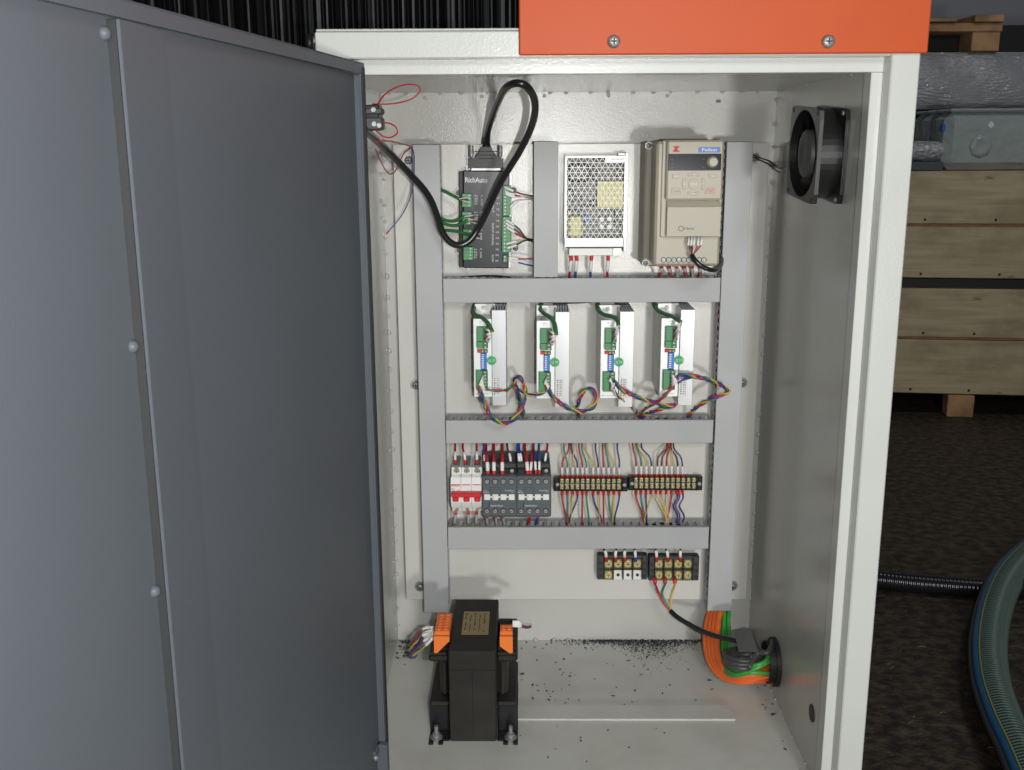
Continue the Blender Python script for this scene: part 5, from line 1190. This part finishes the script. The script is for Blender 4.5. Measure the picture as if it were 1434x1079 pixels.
# dark cloth/underside seen beneath crates is just shade
# plastic bin on the crate
binm = mat('clear_grey_plastic', (.55, .61, .60), .10, trans=.3, bump=(7, 1.0, .03), spec=1.0)
yb2 = 2.98; zb2 = zc(239); 
bn = thing('plastic_bin', 'clear grey plastic bin with shiny bulges standing on the upper crate', 'bin', (P(1420, 240, yb2).x, yb2, zb2))
bxl = P(1324, 200, yb2).x; bxr = P(1560, 200, yb2).x; bzt = P(1400, 152, yb2).z
m = MB(); 
for (a_, b_) in (((bxl, yb2, zb2), (bxr, yb2+.004, bzt)), ((bxl, yb2+.40, zb2), (bxr, yb2+.404, bzt)), ((bxl, yb2, zb2), (bxl+.004, yb2+.40, bzt)), ((bxr-.004, yb2, zb2), (bxr, yb2+.40, bzt)), ((bxl, yb2, zb2+.0002), (bxr, yb2+.4, zb2+.004))): pass
m.box((bxl, yb2, zb2+.001), (bxr, yb2+.40, bzt-.012), .03); m.build('tub', binm, bn)
MB().box((bxl+.01, yb2-.004, bzt-.014), (bxr+.01, yb2+.41, bzt), .006).build('lid', binm, bn)
MB().box((bxl-.010, yb2+.02, bzt-.09), (bxl+.004, yb2+.04, bzt-.06), .003).build('clip', C['blue'], bn)
p = P(1388, 175, yb2-.001); MB().prism([p+Vector((0, 0, .015)), p+Vector((.014, 0, 0)), p+Vector((0, 0, -.015)), p+Vector((-.014, 0, 0))], (0, .0008, 0)).build('sticker', C['paper'], bn)
p = P(1373, 205, yb2); bm_ = MB(); bm_.lathe(p+Vector((0, .004, 0)), (0, -1, 0), [(0, .050), (.010, .046), (.016, .036), (.012, .020), (.010, .003)], 8); bm_.build('embossed_pad', binm, bn)
# wrapped bundles
film = mat('stretch_film', (.38, .38, .40), .10, bump=(80, 1.0, .010, (.3, 1, 1.3)), spec=1.0)
yw2 = 3.35
def lump(name, u0, v0, u1, v1, y0, d, mt, label, cat, top=None, seed=0, zb=None):
    a = P(u0, (v0+v1)/2, y0); b = P(u1, (v0+v1)/2, y0); z1_ = P((u0+u1)/2, v0, y0).z; z0_ = P((u0+u1)/2, v1, y0).z if zb is None else zb
    nx, nz = 60, 14; m = MB(); vs = []
    rd = random.Random(seed)
    for i in range(nx+1):
        for j in range(nz+1):
            x = a.x+(b.x-a.x)*i/nx; z = z0_+(z1_-z0_)*j/nz; e = math.sin(math.pi*j/nz)**.4
            vs.append(Vector((x, y0+.05*(1-e)+rd.uniform(-.006, .006)+.008*math.sin(x*19+z*23), z)))
    fs = [(i*(nz+1)+j, (i+1)*(nz+1)+j, (i+1)*(nz+1)+j+1, i*(nz+1)+j+1) for i in range(nx) for j in range(nz)]
    m.add(vs, fs, True); m.box((a.x, y0+.052, z0_), (b.x, y0+d, z1_)); o = m.build(name, mt); return tag(o, label, cat)
tmp_z = zc(239)
lump('wrapped_bundle', 1180, 72, 1640, 152, yw2, .5, film, 'wide bundle in shiny grey stretch film below the wooden pallet', 'bundle', seed=3)
lump('wrapped_bundle', 1180, 198, 1322, 226, 3.0, .3, film, 'small shiny wrapped bundle left of the plastic bin', 'bundle', seed=5)
MB().box((P(1180, 230, 2.98).x, 2.98, zc(239)), (P(1321, 230, 2.98).x, 3.4, P(1250, 227, 2.98).z), .002).build('flat_board', C['dgrey']); tag(bpy.data.objects['flat_board'], 'flat grey board under the small wrapped bundle', 'board')
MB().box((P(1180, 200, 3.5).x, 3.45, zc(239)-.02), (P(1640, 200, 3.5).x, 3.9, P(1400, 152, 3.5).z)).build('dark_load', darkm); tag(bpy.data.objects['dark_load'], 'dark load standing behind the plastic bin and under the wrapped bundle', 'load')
# pallet on top
zp1 = P(1400, 72, yw2).z; ztp_ = P(1400, 22, yw2).z
pa = thing('wooden_pallet', 'wooden pallet lying on the shiny wrapped bundle', 'pallet', (P(1400, 72, yw2).x, yw2, zp1))
MB().box((P(1180, 40, yw2).x, yw2-.01, P(1300, 45, yw2).z), (P(1403, 40, yw2).x, yw2+.5, P(1300, 33, yw2).z), .003).build('deck_board', woodb, pa)
for u0, u1 in ((1362, 1401), (1200, 1240), (1500, 1540)):
    MB().box((P(u0, 50, yw2).x, yw2+.0, zp1+.001), (P(u1, 50, yw2).x, yw2+.14, P(u0, 35, yw2).z-.012), .003).build('block', woodb, pa)
for u0, u1 in ((1362, 1403), (1290, 1337)):
    MB().box((P(u0, 25, yw2).x, yw2-.03, P(u0, 32, yw2).z), (P(u1, 25, yw2).x, yw2+.5, P(u0, 22 if u0 > 1300 else 27, yw2).z), .003).build('top_board', woodb, pa)
MB().box((P(1180, 50, yw2).x, yw2+.15, zp1+.001), (P(1640, 50, yw2).x, yw2+.6, P(1420, 30, yw2).z), .002).build('dark_sheet', darkm); tag(bpy.data.objects['dark_sheet'], 'dark sheeting between the pallet blocks on the wrapped bundle', 'sheet')
# hoses
def hose(pts, r, pitch, amp, mt, label, nm='hose', n=18, cat='hose'):
    p = catmull(pts, 10); L_ = [0]
    for i in range(1, len(p)): L_.append(L_[-1]+(p[i]-p[i-1]).length)
    N_ = int(L_[-1]/pitch*4); out = []; pr = []; j = 0
    for i in range(N_+1):
        s = L_[-1]*i/N_
        while j < len(L_)-2 and L_[j+1] < s: j += 1
        out.append(p[j].lerp(p[j+1], (s-L_[j])/(L_[j+1]-L_[j]))); pr.append(1-amp*(i % 4 == 0)-amp*.4*(i % 2 == 1))
    return MB().tube(out, r, n, prof=pr, raw=True), out
r1 = .038
hp = [PZ(u, v, r1*1.0) for u, v in ((1500, 742), (1455, 770), (1418, 805), (1396, 850), (1386, 905), (1390, 960), (1408, 1015), (1432, 1065), (1455, 1120), (1475, 1180))]
hs = thing('ribbed_hose', 'thick grey green ribbed suction hose with a blue stripe curving over the floor', 'hose', (hp[4].x, hp[4].y, 0))
hm = mat('green_grey_hose', (.13, .19, .16), .28, spec=.5, bump=(60, .2, .002))
m, out = hose(hp, r1, .0100, .11, hm, '')
for fi in range(len(m.m)-2):
    if (fi//18) % 4 in (3, 0): m.m[fi] = 1
m.build('tube', [hm, mat('hose_groove_green', (.028, .05, .042), .4)], hs)
bl = []; 
for i, q in enumerate(out):
    tg = (out[min(i+1, len(out)-1)]-out[max(i-1, 0)]).normalized(); sd = tg.cross(Vector((0, 0, 1))).normalized()
    bl.append((q, sd))
for off, zo, rr, cl, nm in ((.80, .55, .009, mat('hose_blue', (.015, .10, .22), .4), 'blue_stripe'), (.62, .76, .002, mat('hose_yellow', (.30, .32, .10), .5), 'yellow_line'), (.97, .30, .010, mat('hose_edge', (.05, .05, .06), .4), 'dark_edge')):
    MB().tube([q+sd*r1*off*1+Vector((0, 0, r1*zo)) for q, sd in bl][::4], rr, 8, raw=True).build(nm, cl, hs)
r2 = .026
bp_ = [PZ(u, v, r2) for u, v in ((1120, 800), (1200, 808), (1260, 815), (1320, 820), (1380, 824), (1440, 822), (1520, 812))]
m, out = hose(bp_, r2, .0095, .07, None, '', n=16); bh = m.build('corrugated_hose', mat('black_corrugated', (.012, .012, .018), .25, spec=.7)); tag(bh, 'black corrugated hose lying on the floor behind the green ribbed hose', 'hose')
print('objects', len(bpy.data.objects))
